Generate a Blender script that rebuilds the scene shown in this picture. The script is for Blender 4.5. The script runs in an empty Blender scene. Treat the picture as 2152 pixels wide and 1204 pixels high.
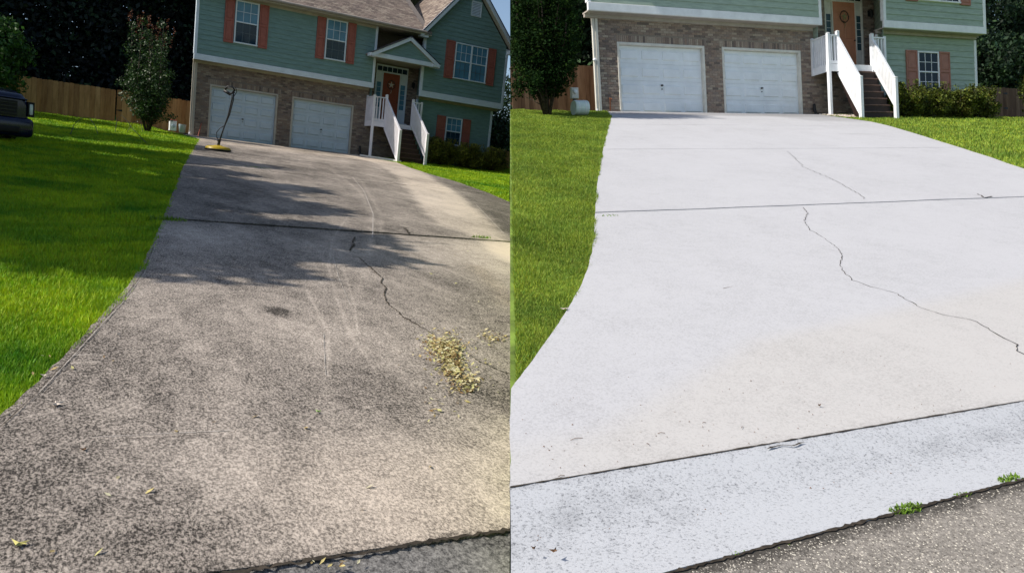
import bpy, bmesh, math, random
import numpy as np
from mathutils import Vector, Matrix
from math import sin, cos, pi, radians

scene = bpy.context.scene
COL = scene.collection
# ------------------------------------------------------------------ camera, sky, sun
F_PX, PW, PH = 1700.0, 2152.0, 1204.0
EYE = Vector((0.0, 0.0, 1.5))
# two neighbouring plots, each on its own sloping ground: pose of each plot relative to the viewer (x right, y down, z forward)
POSE = {
 'L': ([[0.85685, -0.50426, 0.10739], [0.029, -0.16084, -0.98656], [0.51476, 0.84844, -0.12319]], [-13.3377, -6.2827, 33.7133]),
 'R': ([[0.92934, -0.36495, -0.05608], [-0.06602, -0.01481, -0.99771], [0.36328, 0.93091, -0.03785]], [2.6638, -5.187, 24.4237]),
}
POSE = {k: (np.array(v[0]), np.array(v[1])) for k, v in POSE.items()}
for k in POSE:                                   # orthonormalise the rounded matrices
    u, _, vt = np.linalg.svd(POSE[k][0]); POSE[k] = (u @ vt, POSE[k][1])
up = POSE['L'][0][:, 2] + POSE['R'][0][:, 2]; up /= np.linalg.norm(up)
fw = np.array([0, 0, 1.0]) - up[2] * up; fw /= np.linalg.norm(fw)
rt = np.cross(fw, up)
M = np.array([rt, fw, up])
cam = bpy.data.cameras.new('camera'); camo = bpy.data.objects.new('camera', cam); COL.objects.link(camo)
rot = M @ np.array([[1, 0, 0], [0, -1, 0], [0, 0, -1.0]])
mw = Matrix([list(rot[i]) + [EYE[i]] for i in range(3)] + [[0, 0, 0, 1]])
camo.matrix_world = mw
cam.sensor_width = 36; cam.lens = 36 * F_PX / PW; cam.clip_start = 0.05; cam.clip_end = 2000
scene.camera = camo
T = {}
for k, (R, t) in POSE.items():
    A = M @ R; b = M @ t
    T[k] = Matrix([list(A[i]) + [b[i] + EYE[i]] for i in range(3)] + [[0, 0, 0, 1]])
CAMH = {k: np.array(T[k].inverted() @ EYE) for k in T}     # viewer in each plot's own frame

SUN_AZ, SUN_EL = radians(21.5), radians(43)        # light travels to the right and a little away from the viewer
trav = Vector((cos(SUN_AZ) * cos(SUN_EL), sin(SUN_AZ) * cos(SUN_EL), -sin(SUN_EL)))
sun = bpy.data.lights.new('sun', 'SUN'); sun.energy = 4.0; sun.angle = radians(0.6); sun.color = (1.0, 0.93, 0.82)
suno = bpy.data.objects.new('sun', sun); COL.objects.link(suno)
suno.rotation_euler = trav.to_track_quat('-Z', 'Y').to_euler()
world = bpy.data.worlds.new('World'); scene.world = world; world.use_nodes = True
wn = world.node_tree; wn.nodes.clear()
sky = wn.nodes.new('ShaderNodeTexSky'); sky.sky_type = 'NISHITA'; sky.sun_disc = False
sky.sun_elevation = SUN_EL
sd = -trav
sky.sun_rotation = math.atan2(sd.x, sd.y)
sky.air_density = 1.0; sky.dust_density = 1.5; sky.ozone_density = 1.0
bg = wn.nodes.new('ShaderNodeBackground'); bg.inputs[1].default_value = 0.105
wo = wn.nodes.new('ShaderNodeOutputWorld')
wn.links.new(sky.outputs[0], bg.inputs[0]); wn.links.new(bg.outputs[0], wo.inputs[0])
scene.view_settings.view_transform = 'Standard'; scene.view_settings.look = 'None'
scene.view_settings.exposure = 0.45; scene.view_settings.gamma = 1.0; scene.view_settings.use_curve_mapping = False
scene.cycles.max_bounces = 6; scene.cycles.transparent_max_bounces = 4

random.seed(7); rng = np.random.default_rng(11)

# ------------------------------------------------------------------ materials
def srgb(r, g, b):
    f = lambda c: (c / 255 / 12.92) if c / 255 <= 0.04045 else ((c / 255 + 0.055) / 1.055) ** 2.4
    return (f(r), f(g), f(b))
def mat(name, base, rough=0.8, var=0.12, scale=8.0, bump=0.0, bscale=60.0, spec=0.3, metal=0.0, base2=None, rnd=None, coat=0.0, transl=0.0, stretch=(1, 1, 1), alpha_mix=None):
    """procedural paint / stone: base colour broken up by two octaves of noise, optional per-piece random tint, relief"""
    m = bpy.data.materials.new(name); m.use_nodes = True; nt = m.node_tree; N = nt.nodes; L = nt.links
    b = N['Principled BSDF']
    b.inputs['Roughness'].default_value = rough; b.inputs['Metallic'].default_value = metal
    b.inputs['Specular IOR Level'].default_value = spec
    if coat: b.inputs['Coat Weight'].default_value = coat
    tc = N.new('ShaderNodeTexCoord'); mp = N.new('ShaderNodeMapping'); mp.inputs['Scale'].default_value = stretch
    L.new(tc.outputs['Object'], mp.inputs[0])
    nz = N.new('ShaderNodeTexNoise'); nz.inputs['Scale'].default_value = scale; nz.inputs['Detail'].default_value = 6; nz.inputs['Roughness'].default_value = 0.65
    L.new(mp.outputs[0], nz.inputs[0])
    mx = N.new('ShaderNodeMix'); mx.data_type = 'RGBA'
    c2 = base2 if base2 else tuple(c * (1 - 2.2 * var) for c in base)
    mx.inputs['A'].default_value = (*c2, 1); mx.inputs['B'].default_value = (*[min(1, c * (1 + var)) for c in base], 1)
    mr = N.new('ShaderNodeMapRange'); mr.inputs[1].default_value = 0.32; mr.inputs[2].default_value = 0.68
    L.new(nz.outputs[0], mr.inputs[0]); L.new(mr.outputs[0], mx.inputs['Factor'])
    out = mx.outputs['Result']
    if rnd:                                      # list of colours chosen per piece
        at = N.new('ShaderNodeAttribute'); at.attribute_name = 'rnd'
        cr = N.new('ShaderNodeValToRGB'); cr.color_ramp.interpolation = 'CONSTANT'
        e = cr.color_ramp.elements
        for i, c in enumerate(rnd):
            el = e[i] if i < 2 else e.new(i / len(rnd))
            el.position = i / len(rnd); el.color = (*c, 1)
        L.new(at.outputs['Fac'], cr.inputs[0])
        m2 = N.new('ShaderNodeMix'); m2.data_type = 'RGBA'; m2.blend_type = 'MULTIPLY'; m2.inputs['Factor'].default_value = 1
        L.new(cr.outputs[0], m2.inputs['A']); L.new(out, m2.inputs['B']); out = m2.outputs['Result']
    L.new(out, b.inputs['Base Color'])
    if bump:
        n2 = N.new('ShaderNodeTexNoise'); n2.inputs['Scale'].default_value = bscale; n2.inputs['Detail'].default_value = 4
        L.new(mp.outputs[0], n2.inputs[0])
        bp = N.new('ShaderNodeBump'); bp.inputs['Strength'].default_value = bump; bp.inputs['Distance'].default_value = 0.01
        L.new(n2.outputs[0], bp.inputs['Height']); L.new(bp.outputs[0], b.inputs['Normal'])
    if transl:
        tr = N.new('ShaderNodeBsdfTranslucent'); L.new(out, tr.inputs[0])
        ms = N.new('ShaderNodeMixShader'); ms.inputs[0].default_value = transl
        L.new(b.outputs[0], ms.inputs[1]); L.new(tr.outputs[0], ms.inputs[2]); L.new(ms.outputs[0], N['Material Output'].inputs[0])
    return m
def glass(name, col, rough=0.04):
    m = bpy.data.materials.new(name); m.use_nodes = True; b = m.node_tree.nodes['Principled BSDF']
    nt = m.node_tree; tc = nt.nodes.new('ShaderNodeTexCoord'); nz = nt.nodes.new('ShaderNodeTexNoise'); nz.inputs['Scale'].default_value = 2.2
    nt.links.new(tc.outputs['Object'], nz.inputs[0])
    mx = nt.nodes.new('ShaderNodeMix'); mx.data_type = 'RGBA'
    mx.inputs['A'].default_value = (*[c * .5 for c in col], 1); mx.inputs['B'].default_value = (*[c * 1.6 for c in col], 1)
    nt.links.new(nz.outputs[0], mx.inputs['Factor']); nt.links.new(mx.outputs['Result'], b.inputs['Base Color'])
    b.inputs['Roughness'].default_value = rough; b.inputs['Specular IOR Level'].default_value = 0.3
    return m

PAL = {}
for s in 'LR':
    d = s == 'L'; P = {}  # most left-plot paints are darker; the dimmer light is put into their colours
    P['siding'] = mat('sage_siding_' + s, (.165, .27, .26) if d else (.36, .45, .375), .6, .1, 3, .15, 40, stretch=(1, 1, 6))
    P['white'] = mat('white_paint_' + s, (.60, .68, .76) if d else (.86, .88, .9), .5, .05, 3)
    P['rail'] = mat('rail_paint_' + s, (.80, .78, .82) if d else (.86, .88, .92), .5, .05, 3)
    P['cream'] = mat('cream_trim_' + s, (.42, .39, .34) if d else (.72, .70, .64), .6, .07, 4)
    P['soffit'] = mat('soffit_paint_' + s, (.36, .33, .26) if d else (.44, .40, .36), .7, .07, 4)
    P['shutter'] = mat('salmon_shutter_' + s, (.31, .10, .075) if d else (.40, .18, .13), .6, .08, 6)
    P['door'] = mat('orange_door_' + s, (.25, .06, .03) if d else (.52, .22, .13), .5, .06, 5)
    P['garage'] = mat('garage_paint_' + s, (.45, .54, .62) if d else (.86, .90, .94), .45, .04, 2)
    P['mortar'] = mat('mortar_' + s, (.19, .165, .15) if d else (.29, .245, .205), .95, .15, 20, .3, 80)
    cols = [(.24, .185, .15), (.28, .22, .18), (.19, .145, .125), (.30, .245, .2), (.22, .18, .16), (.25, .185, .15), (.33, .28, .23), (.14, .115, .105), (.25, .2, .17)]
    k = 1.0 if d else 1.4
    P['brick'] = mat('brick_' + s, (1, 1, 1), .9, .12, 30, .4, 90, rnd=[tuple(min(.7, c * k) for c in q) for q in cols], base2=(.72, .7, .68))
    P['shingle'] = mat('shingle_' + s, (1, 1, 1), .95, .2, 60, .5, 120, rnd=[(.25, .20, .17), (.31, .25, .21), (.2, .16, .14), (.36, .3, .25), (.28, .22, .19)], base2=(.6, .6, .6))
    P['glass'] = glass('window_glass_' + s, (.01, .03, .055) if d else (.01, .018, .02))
    P['glass_light'] = glass('sky_tint_glass_' + s, (.08, .2, .3) if d else (.05, .09, .11), .15)  # paler panes; the sky's reflection is put into their colour
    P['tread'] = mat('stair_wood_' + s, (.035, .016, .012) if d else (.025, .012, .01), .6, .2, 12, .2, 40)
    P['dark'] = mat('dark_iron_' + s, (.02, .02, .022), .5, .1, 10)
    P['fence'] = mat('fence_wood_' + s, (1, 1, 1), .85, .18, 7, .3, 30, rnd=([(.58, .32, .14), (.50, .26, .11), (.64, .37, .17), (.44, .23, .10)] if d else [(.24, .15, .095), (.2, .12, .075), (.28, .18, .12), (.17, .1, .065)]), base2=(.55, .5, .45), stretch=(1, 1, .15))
    PAL[s] = P
M_fascia = mat('navy_drip_edge', (.02, .025, .06), .5, .1, 5)
M_leafL = mat('dark_woods_leaf', (.009, .019, .018), .7, .35, 1.2, transl=.15, rnd=[(.5, .6, .8), (.7, .8, .9), (1, 1, 1), (.4, .5, .8), (1.8, 2.2, 1.1)])  # near-black: the deep shade of the woods is put into the leaf colour
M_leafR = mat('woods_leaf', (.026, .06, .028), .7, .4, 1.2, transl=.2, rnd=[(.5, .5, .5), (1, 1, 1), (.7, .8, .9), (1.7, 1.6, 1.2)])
M_leafBush = mat('bush_leaf', (.045, .12, .022), .5, .4, 3, transl=.25)
M_leafMyr = mat('myrtle_leaf', (.035, .08, .022), .5, .4, 4, transl=.2, spec=.35, rnd=[(1, 1, 1), (.6, .8, .6), (1.4, 1.3, .8), (.8, .8, .8)])
M_leafMyrR = mat('dark_myrtle_leaf', (.02, .052, .014), .85, .4, 4, spec=.08, transl=.2, rnd=[(1, 1, 1), (.5, .6, .5), (1.3, 1.1, .6), (.4, .5, .4)])
M_redtip = mat('red_new_growth', (.16, .06, .03), .6, .3, 4, transl=.2)
M_hedge = mat('hedge_leaf', (.12, .16, .025), .6, .4, 3, transl=.2, rnd=[(1, 1, 1), (.55, .6, .5), (1.5, 1.4, .9), (.8, .6, .4)])
M_hedgeL = mat('sun_painted_hedge_leaf', (.20, .22, .04), .6, .4, 3, transl=.25, rnd=[(1, 1, 1), (.55, .6, .5), (1.4, 1.3, .9), (.9, .7, .5)])  # brighter copy of the hedge leaf; sunlight is put into its colour
M_weed = mat('weed_leaf', (.17, .3, .03), .6, .2, 10, transl=.3)
M_bark = mat('bark', (.07, .055, .045), .95, .3, 14, .6, 30)
M_soil = mat('soil', (.045, .032, .022), 1, .3, 9, .6, 50)
M_soilred = mat('red_clay', (.22, .09, .045), 1, .3, 6, .5, 40)
M_crack = mat('crack_fill', (.05, .04, .03), 1, .3, 30)
M_strawdry = mat('dry_leaf', (1, 1, 1), .7, .2, 30, rnd=[(.55, .46, .19), (.66, .58, .33), (.45, .34, .15), (.25, .15, .06), (.62, .58, .38), (.5, .47, .2)], base2=(.8, .8, .8), transl=.1)

def grass_mat(name, base, dirt, patch, transl=.3):
    m = mat(name, base, .65, .25, .9, base2=patch, transl=transl, rnd=[(1, 1, 1), (.75, .85, .7), (1.25, 1.12, .95), (1.0, .8, .8), (1.3, 1.1, .6), (.85, 1, .9)])
    return m
M_grass = {'L': grass_mat('lawn_blades_L', (.33, .47, .012), None, (.07, .25, .012)), 'R': grass_mat('lawn_blades_R', (.25, .36, .05), None, (.15, .25, .035))}
M_lawn = {'L': mat('lawn_floor_L', (.05, .12, .008), .9, .3, 3, .6, 40), 'R': mat('lawn_floor_R', (.13, .2, .03), .9, .3, 3, .6, 40)}

def concrete(name, lo, hi, speck_lo, speck_hi, fine=75.0, bump=.35, side='L', sy=.55, dist=.25):
    """weathered concrete: 'tone' (point attribute) carries cleaned swaths, stains and painted shade, two noises give the pitted speckle"""
    m = bpy.data.materials.new(name); m.use_nodes = True; nt = m.node_tree; N = nt.nodes; L = nt.links
    b = N['Principled BSDF']; b.inputs['Roughness'].default_value = .9; b.inputs['Specular IOR Level'].default_value = .2
    tc = N.new('ShaderNodeTexCoord'); mpg = N.new('ShaderNodeMapping'); mpg.inputs['Scale'].default_value = (1, sy, 1); L.new(tc.outputs['Object'], mpg.inputs[0])
    def noise(sc, det=3, rough=.6, dist=0):
        n = N.new('ShaderNodeTexNoise'); n.inputs['Scale'].default_value = sc; n.inputs['Detail'].default_value = det
        n.inputs['Roughness'].default_value = rough; n.inputs['Distortion'].default_value = dist
        L.new(mpg.outputs[0], n.inputs[0]); return n.outputs[0]
    def mr(v, a, b_, c=0, d=1):
        q = N.new('ShaderNodeMapRange'); q.inputs[1].default_value = a; q.inputs[2].default_value = b_; q.inputs[3].default_value = c; q.inputs[4].default_value = d
        L.new(v, q.inputs[0]); return q.outputs[0]
    def mth(op, a, b_):
        q = N.new('ShaderNodeMath'); q.operation = op
        for i, v in enumerate((a, b_)):
            if isinstance(v, (int, float)): q.inputs[i].default_value = v
            else: L.new(v, q.inputs[i])
        q.use_clamp = False; return q.outputs[0]
    big = noise(.8, 5, .7); mid = noise(9, 6, .75, .5); fin = noise(fine, 4, .8, dist); vf = noise(fine * 2.6, 2, .6)
    at = N.new('ShaderNodeAttribute'); at.attribute_name = 'tone'
    at2 = N.new('ShaderNodeAttribute'); at2.attribute_name = 'warm'
    f = mr(fin, speck_lo, speck_hi)
    v = mth('ADD', mth('MULTIPLY', f, .62), mth('MULTIPLY', mr(mid, .3, .7), .34))
    v = mth('ADD', v, mth('MULTIPLY', mr(big, .3, .7), .22))
    v = mth('ADD', v, mth('MULTIPLY', mr(vf, .3, .7, -1, 1), .10))
    v = mth('ADD', v, at.outputs['Fac'])
    mx = N.new('ShaderNodeMix'); mx.data_type = 'RGBA'; mx.clamp_factor = True
    mx.inputs['A'].default_value = (*lo, 1); mx.inputs['B'].default_value = (*hi, 1)
    L.new(v, mx.inputs['Factor'])
    m3 = N.new('ShaderNodeMix'); m3.data_type = 'RGBA'; m3.blend_type = 'MULTIPLY'
    m3.inputs['B'].default_value = (1.03, .98, .88, 1) if side == 'R' else (1.06, 1.0, .90, 1)
    L.new(at2.outputs['Fac'], m3.inputs['Factor']); L.new(mx.outputs['Result'], m3.inputs['A'])
    L.new(m3.outputs['Result'], b.inputs['Base Color'])
    bp = N.new('ShaderNodeBump'); bp.inputs['Strength'].default_value = bump; bp.inputs['Distance'].default_value = .004
    L.new(mth('ADD', fin, mth('MULTIPLY', mid, .6)), bp.inputs['Height']); L.new(bp.outputs[0], b.inputs['Normal'])
    return m
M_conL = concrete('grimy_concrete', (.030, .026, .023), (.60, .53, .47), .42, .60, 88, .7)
M_conR = concrete('clean_concrete', (.27, .268, .28), (.475, .477, .50), .34, .58, 80, .3, 'R', .9)
M_gutR = concrete('speckled_gutter_concrete', (.035, .038, .045), (.45, .465, .495), .36, .49, 85, .5, 'R', 1.0)
M_gutL = concrete('dark_gutter_concrete', (.02, .02, .021), (.36, .345, .33), .40, .66, 60, .9, 'L', .8)
M_asph = concrete('worn_asphalt', (.06, .055, .048), (.36, .33, .295), .40, .66, 70, .9, 'L', 1.0)

# ------------------------------------------------------------------ mesh collector and thing helpers
class MB:
    def __init__(s): s.v = []; s.f = []; s.r = []; s._c = None
    def add(s, vs, fs, r=None):
        if r is None: r = random.random()
        o = len(s.v); s.v += [tuple(p) for p in vs]
        for f in fs: s.f.append(tuple(i + o for i in f)); s.r.append(r)
        return s
    def hexa(s, a, b, r=None):           # bottom quad a (ccw from above), top quad b
        return s.add(list(a) + list(b), [(3, 2, 1, 0), (4, 5, 6, 7), (0, 1, 5, 4), (1, 2, 6, 5), (2, 3, 7, 6), (3, 0, 4, 7)], r)
    def box(s, x0, x1, y0, y1, z0, z1, r=None):
        q = lambda z: [(x0, y0, z), (x1, y0, z), (x1, y1, z), (x0, y1, z)]
        return s.hexa(q(z0), q(z1), r)
    def bevel_box(s, x0, x1, y0, y1, z0, z1, c=.008, r=None):   # chamfered on the front (low y) face
        a = [(x0, y0 + c, z0), (x1, y0 + c, z0), (x1, y0 + c, z1), (x0, y0 + c, z1)]
        f = [(x0 + c, y0, z0 + c), (x1 - c, y0, z0 + c), (x1 - c, y0, z1 - c), (x0 + c, y0, z1 - c)]
        k = [(x0, y1, z0), (x1, y1, z0), (x1, y1, z1), (x0, y1, z1)]
        return s.add(a + f + k, [(4, 5, 6, 7), (0, 1, 5, 4), (1, 2, 6, 5), (2, 3, 7, 6), (3, 0, 4, 7), (8, 9, 1, 0), (9, 10, 2, 1), (10, 11, 3, 2), (11, 8, 0, 3), (11, 10, 9, 8)], r)
    def beam(s, p, q, w, h, r=None, upv=(0, 0, 1)):
        p, q = Vector(p), Vector(q); d = (q - p).normalized(); u = Vector(upv)
        sx = d.cross(u)
        if sx.length < 1e-4: sx = d.cross(Vector((0, 1, 0)))
        sx.normalize(); u = sx.cross(d)
        c = lambda o: [o + sx * i * w / 2 + u * j * h / 2 for i, j in ((-1, -1), (1, -1), (1, 1), (-1, 1))]
        a, b = c(p), c(q)
        return s.add(a + b, [(3, 2, 1, 0), (4, 5, 6, 7), (0, 1, 5, 4), (1, 2, 6, 5), (2, 3, 7, 6), (3, 0, 4, 7)], r)
    def tube(s, pts, rad, n=8, r=None, cap=True):
        pts = [Vector(p) for p in pts]; rad = rad if isinstance(rad, (list, tuple)) else [rad] * len(pts)
        vs = []; fs = []
        ref = Vector((.3, .2, 1)).normalized()
        for i, p in enumerate(pts):
            d = (pts[min(i + 1, len(pts) - 1)] - pts[max(i - 1, 0)]).normalized()
            a = d.cross(ref)
            if a.length < 1e-3: a = d.cross(Vector((1, 0, 0)))
            a.normalize(); b = d.cross(a)
            for k in range(n): vs.append(p + (a * cos(2 * pi * k / n) + b * sin(2 * pi * k / n)) * rad[i])
        for i in range(len(pts) - 1):
            for k in range(n):
                k2 = (k + 1) % n; fs.append((i * n + k, i * n + k2, (i + 1) * n + k2, (i + 1) * n + k))
        if cap: fs += [tuple(range(n - 1, -1, -1)), tuple(range((len(pts) - 1) * n, len(pts) * n))]
        return s.add(vs, fs, r)
    def lathe(s, prof, c, n=20, r=None, axis='z'):
        vs = []; fs = []
        for (ra, h) in prof:
            for k in range(n):
                a = 2 * pi * k / n
                p = (ra * cos(a), ra * sin(a), h)
                if axis == 'x': p = (h, ra * cos(a), ra * sin(a))
                if axis == 'y': p = (ra * cos(a), h, ra * sin(a))
                vs.append((c[0] + p[0], c[1] + p[1], c[2] + p[2]))
        for i in range(len(prof) - 1):
            for k in range(n):
                k2 = (k + 1) % n; fs.append((i * n + k, i * n + k2, (i + 1) * n + k2, (i + 1) * n + k))
        return s.add(vs, fs, r)
    def prism(s, poly, y0, y1, r=None):   # poly in (x, z)
        n = len(poly); vs = [(x, y0, z) for x, z in poly] + [(x, y1, z) for x, z in poly]
        fs = [tuple(range(n)), tuple(range(2 * n - 1, n - 1, -1))] + [(i, i + n, (i + 1) % n + n, (i + 1) % n) for i in range(n)]
        return s.add(vs, fs, r)

ALLM = []
def build(name, V, Fc, R, material, side, parent=None, off=(0, 0, 0), kind=None, smooth=False):
    me = bpy.data.meshes.new(name)
    V = [(v[0] - off[0], v[1] - off[1], v[2] - off[2]) for v in V]
    me.from_pydata(V, [], Fc)
    a = me.attributes.new('rnd', 'FLOAT', 'FACE'); a.data.foreach_set('value', np.array(R, dtype=np.float32))
    bm = bmesh.new(); bm.from_mesh(me); bmesh.ops.recalc_face_normals(bm, faces=bm.faces); bm.to_mesh(me); bm.free()
    me.materials.append(material)
    if smooth: me.polygons.foreach_set('use_smooth', [True] * len(me.polygons))
    return link(name, me, side, parent, off, kind)
def link(name, me, side, parent=None, off=(0, 0, 0), kind=None):
    o = bpy.data.objects.new(name, me); COL.objects.link(o)
    if parent is not None: o.parent = parent
    else: o.matrix_world = T[side] @ Matrix.Translation(off)
    if kind: o['kind'] = kind
    ALLM.append((o, side, off))
    return o
class Thing:
    def __init__(s, name, label, cat, side, loc=(0, 0, 0), group=None):
        s.side = side; s.loc = loc
        s.e = bpy.data.objects.new(name, None); COL.objects.link(s.e); s.e.empty_display_size = .2
        s.e.matrix_world = T[side] @ Matrix.Translation(loc)
        s.e['label'] = label; s.e['category'] = cat
        if group: s.e['group'] = group
    def part(s, name, mb, material, parent=None, label=None, kind=None, smooth=False):
        o = build(name, mb.v, mb.f, mb.r, material, s.side, parent or s.e, s.loc, kind, smooth)
        if label: o['label'] = label
        return o
    def raw(s, name, me, parent=None, kind=None): return link(name, me, s.side, parent or s.e, s.loc, kind)
def single(name, mb, material, side, label, cat, group=None, smooth=False, loc=None):
    if loc is None:
        a = np.array(mb.v); loc = (float(a[:, 0].mean()), float(a[:, 1].mean()), float(a[:, 2].min()))
    o = build(name, mb.v, mb.f, mb.r, material, side, None, loc, None, smooth)
    o['label'] = label; o['category'] = cat
    if group: o['group'] = group
    return o
def stuff(name, me, side, label, cat):
    o = link(name, me, side, None, (0, 0, 0), 'stuff'); o['label'] = label; o['category'] = cat; return o

# ------------------------------------------------------------------ ground of each plot (own frame: x along the house front, y to the back, z up)
SL = {'L': 0.05895, 'R': 0.26246}; SB = {'L': 0.10, 'R': 0.17}; XR = {'L': 14.0, 'R': 15.6}
def gz(side, x, y):
    x = np.asarray(x, float); y = np.asarray(y, float)
    w = np.clip(np.maximum((-.3 - x) / 1.2, (x - XR[side] - .3) / 1.2), 0, 1)
    return np.where(y < -.5, SL[side] * (y + .5), SB[side] * (y + .5) * w)
def gp(side, px, py):                     # a point of the photograph's ground, in the plot's frame
    R, t = POSE[side]; c = CAMH[side]
    d = R.T @ np.array([(px - 1076) / F_PX, (py - 602) / F_PX, 1.0])
    n = np.array([0, -SL[side], 1.0]); k = ((np.array([0, -.5, 0]) - c) @ n) / (d @ n)
    return c + k * d
def gx(side, px, py): p = gp(side, px, py); return float(p[0]), float(p[1])
SEAMPX = 1072.0
SEAMC = (SEAMPX - 1076) / F_PX
def seam_val(side, P):                    # >0 on this plot's own side of the boundary between the two plots
    R, t = POSE[side]; C = P @ R.T + t
    v = C[..., 0] - SEAMC * C[..., 2]
    return -v if side == 'L' else v
def seam_plane(side):
    R, t = POSE[side]; n = np.array([1, 0, -SEAMC]); nh = R.T @ n; dh = n @ t      # nh.p + dh = 0
    p0 = -dh * nh / (nh @ nh); return p0, nh * (1 if side == 'R' else -1)

CURB = {'L': -33.77, 'R': -19.22}
def interp(tab, y): return np.interp(y, [p[1] for p in tab], [p[0] for p in tab])
EDGE_L = {'L': sorted([(-.62, -.02), (-.15, -2.79), (-1.36, -9.15), (-2.85, -17.13), (-3.74, -22.21), (-4.25, -25.16), (-4.53, -26.75), (-4.82, -28.33), (-5.06, -29.46), (-5.3, -30.37), (-5.56, -31.34), (-5.72, -31.89), (-5.86, -32.3), (-6.6, -33.3), (-7.6, -33.8)], key=lambda p: p[1]),
          'R': sorted([(.2, -.02), (-.95, -2.4), (-4.55, -8.61), (-5.97, -11.09), (-7.12, -13.13), (-8.07, -14.86), (-8.53, -15.7), (-8.78, -16.15), (-9.09, -16.66), (-9.3, -16.98), (-9.7, -17.54), (-10.1, -18.06), (-10.45, -18.5), (-11.3, -19.3)], key=lambda p: p[1])}
EDGE_R = {'L': sorted([(7.3, -.02), (7.3, -2.3), (7.76, -3.55), (7.09, -6.42), (6.62, -9.29), (6.35, -12.19), (5.7, -15.41), (4.91, -18.24), (4.4, -22), (4.6, -28), (6, -32), (8, -33.8)], key=lambda p: p[1]),
          'R': sorted([(8.0, -.02), (7.58, -2.23), (7.3, -3.25), (6.55, -4.65), (5.23, -6.63), (3.49, -9.16), (2.19, -11.04), (1.11, -12.49), (-.66, -14.73), (-1.6, -16.5), (-1.2, -18), (.5, -19.3)], key=lambda p: p[1])}
def in_drive(side, x, y, m=0.0):
    return (x > interp(EDGE_L[side], y) - m) & (x < interp(EDGE_R[side], y) + m) & (y > CURB[side]) & (y < 0)

def grid_mesh(name, X, Y, Z, attrs, material, thick=.12):
    n, m = X.shape
    V = np.stack([X, Y, Z], -1).reshape(-1, 3)
    idx = np.arange(n * m).reshape(n, m)
    q = np.stack([idx[:-1, :-1], idx[:-1, 1:], idx[1:, 1:], idx[1:, :-1]], -1).reshape(-1, 4)
    rim = np.concatenate([idx[0, :], idx[1:, -1], idx[-1, -2::-1], idx[-2:0:-1, 0]])
    Vb = V[rim].copy(); Vb[:, 2] -= thick; nb = len(rim); o = len(V)
    k = np.arange(nb); k2 = (k + 1) % nb
    sidef = np.stack([rim[k2], rim[k], o + k, o + k2], -1)
    faces = np.concatenate([q, sidef]); V = np.concatenate([V, Vb])
    me = np_mesh(name, V, faces)
    for an, A in attrs.items():
        a = me.attributes.new(an, 'FLOAT', 'POINT'); vals = np.concatenate([A.reshape(-1), A.reshape(-1)[rim]]).astype(np.float32)
        a.data.foreach_set('value', vals)
    me.shade_flat(); me.materials.append(material)
    return me
def np_mesh(name, V, Fc):
    me = bpy.data.meshes.new(name); k = Fc.shape[1]
    me.vertices.add(len(V)); me.vertices.foreach_set('co', np.ascontiguousarray(V, np.float32).ravel())
    me.loops.add(len(Fc) * k); me.loops.foreach_set('vertex_index', np.ascontiguousarray(Fc, np.int32).ravel())
    me.polygons.add(len(Fc)); me.polygons.foreach_set('loop_start', np.arange(len(Fc), dtype=np.int32) * k)
    me.update(calc_edges=True); return me

def seg_dist(x, y, pts):
    best = np.full(np.shape(x), 1e9)
    for (ax, ay), (bx, by) in zip(pts[:-1], pts[1:]):
        dx, dy = bx - ax, by - ay; L2 = dx * dx + dy * dy
        t = np.clip(((x - ax) * dx + (y - ay) * dy) / L2, 0, 1)
        best = np.minimum(best, np.hypot(x - ax - t * dx, y - ay - t * dy))
    return best
def smooth01(v): v = np.clip(v, 0, 1); return v * v * (3 - 2 * v)
def vnoise(x, y, s, seed=0):
    r = np.random.default_rng(seed); out = 0
    for k in range(5):
        a = r.uniform(0, 2 * pi); fx, fy = cos(a) * s * (1 + .7 * k), sin(a) * s * (1 + .7 * k)
        out = out + np.sin(x * fx + y * fy + r.uniform(0, 6) + 1.3 * np.sin(x * fy * .7 - y * fx * .6 + k)) / (1 + .5 * k)
    return out / 2.8
PX = lambda side, pts: [gx(side, a, b) for a, b in pts]

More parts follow.
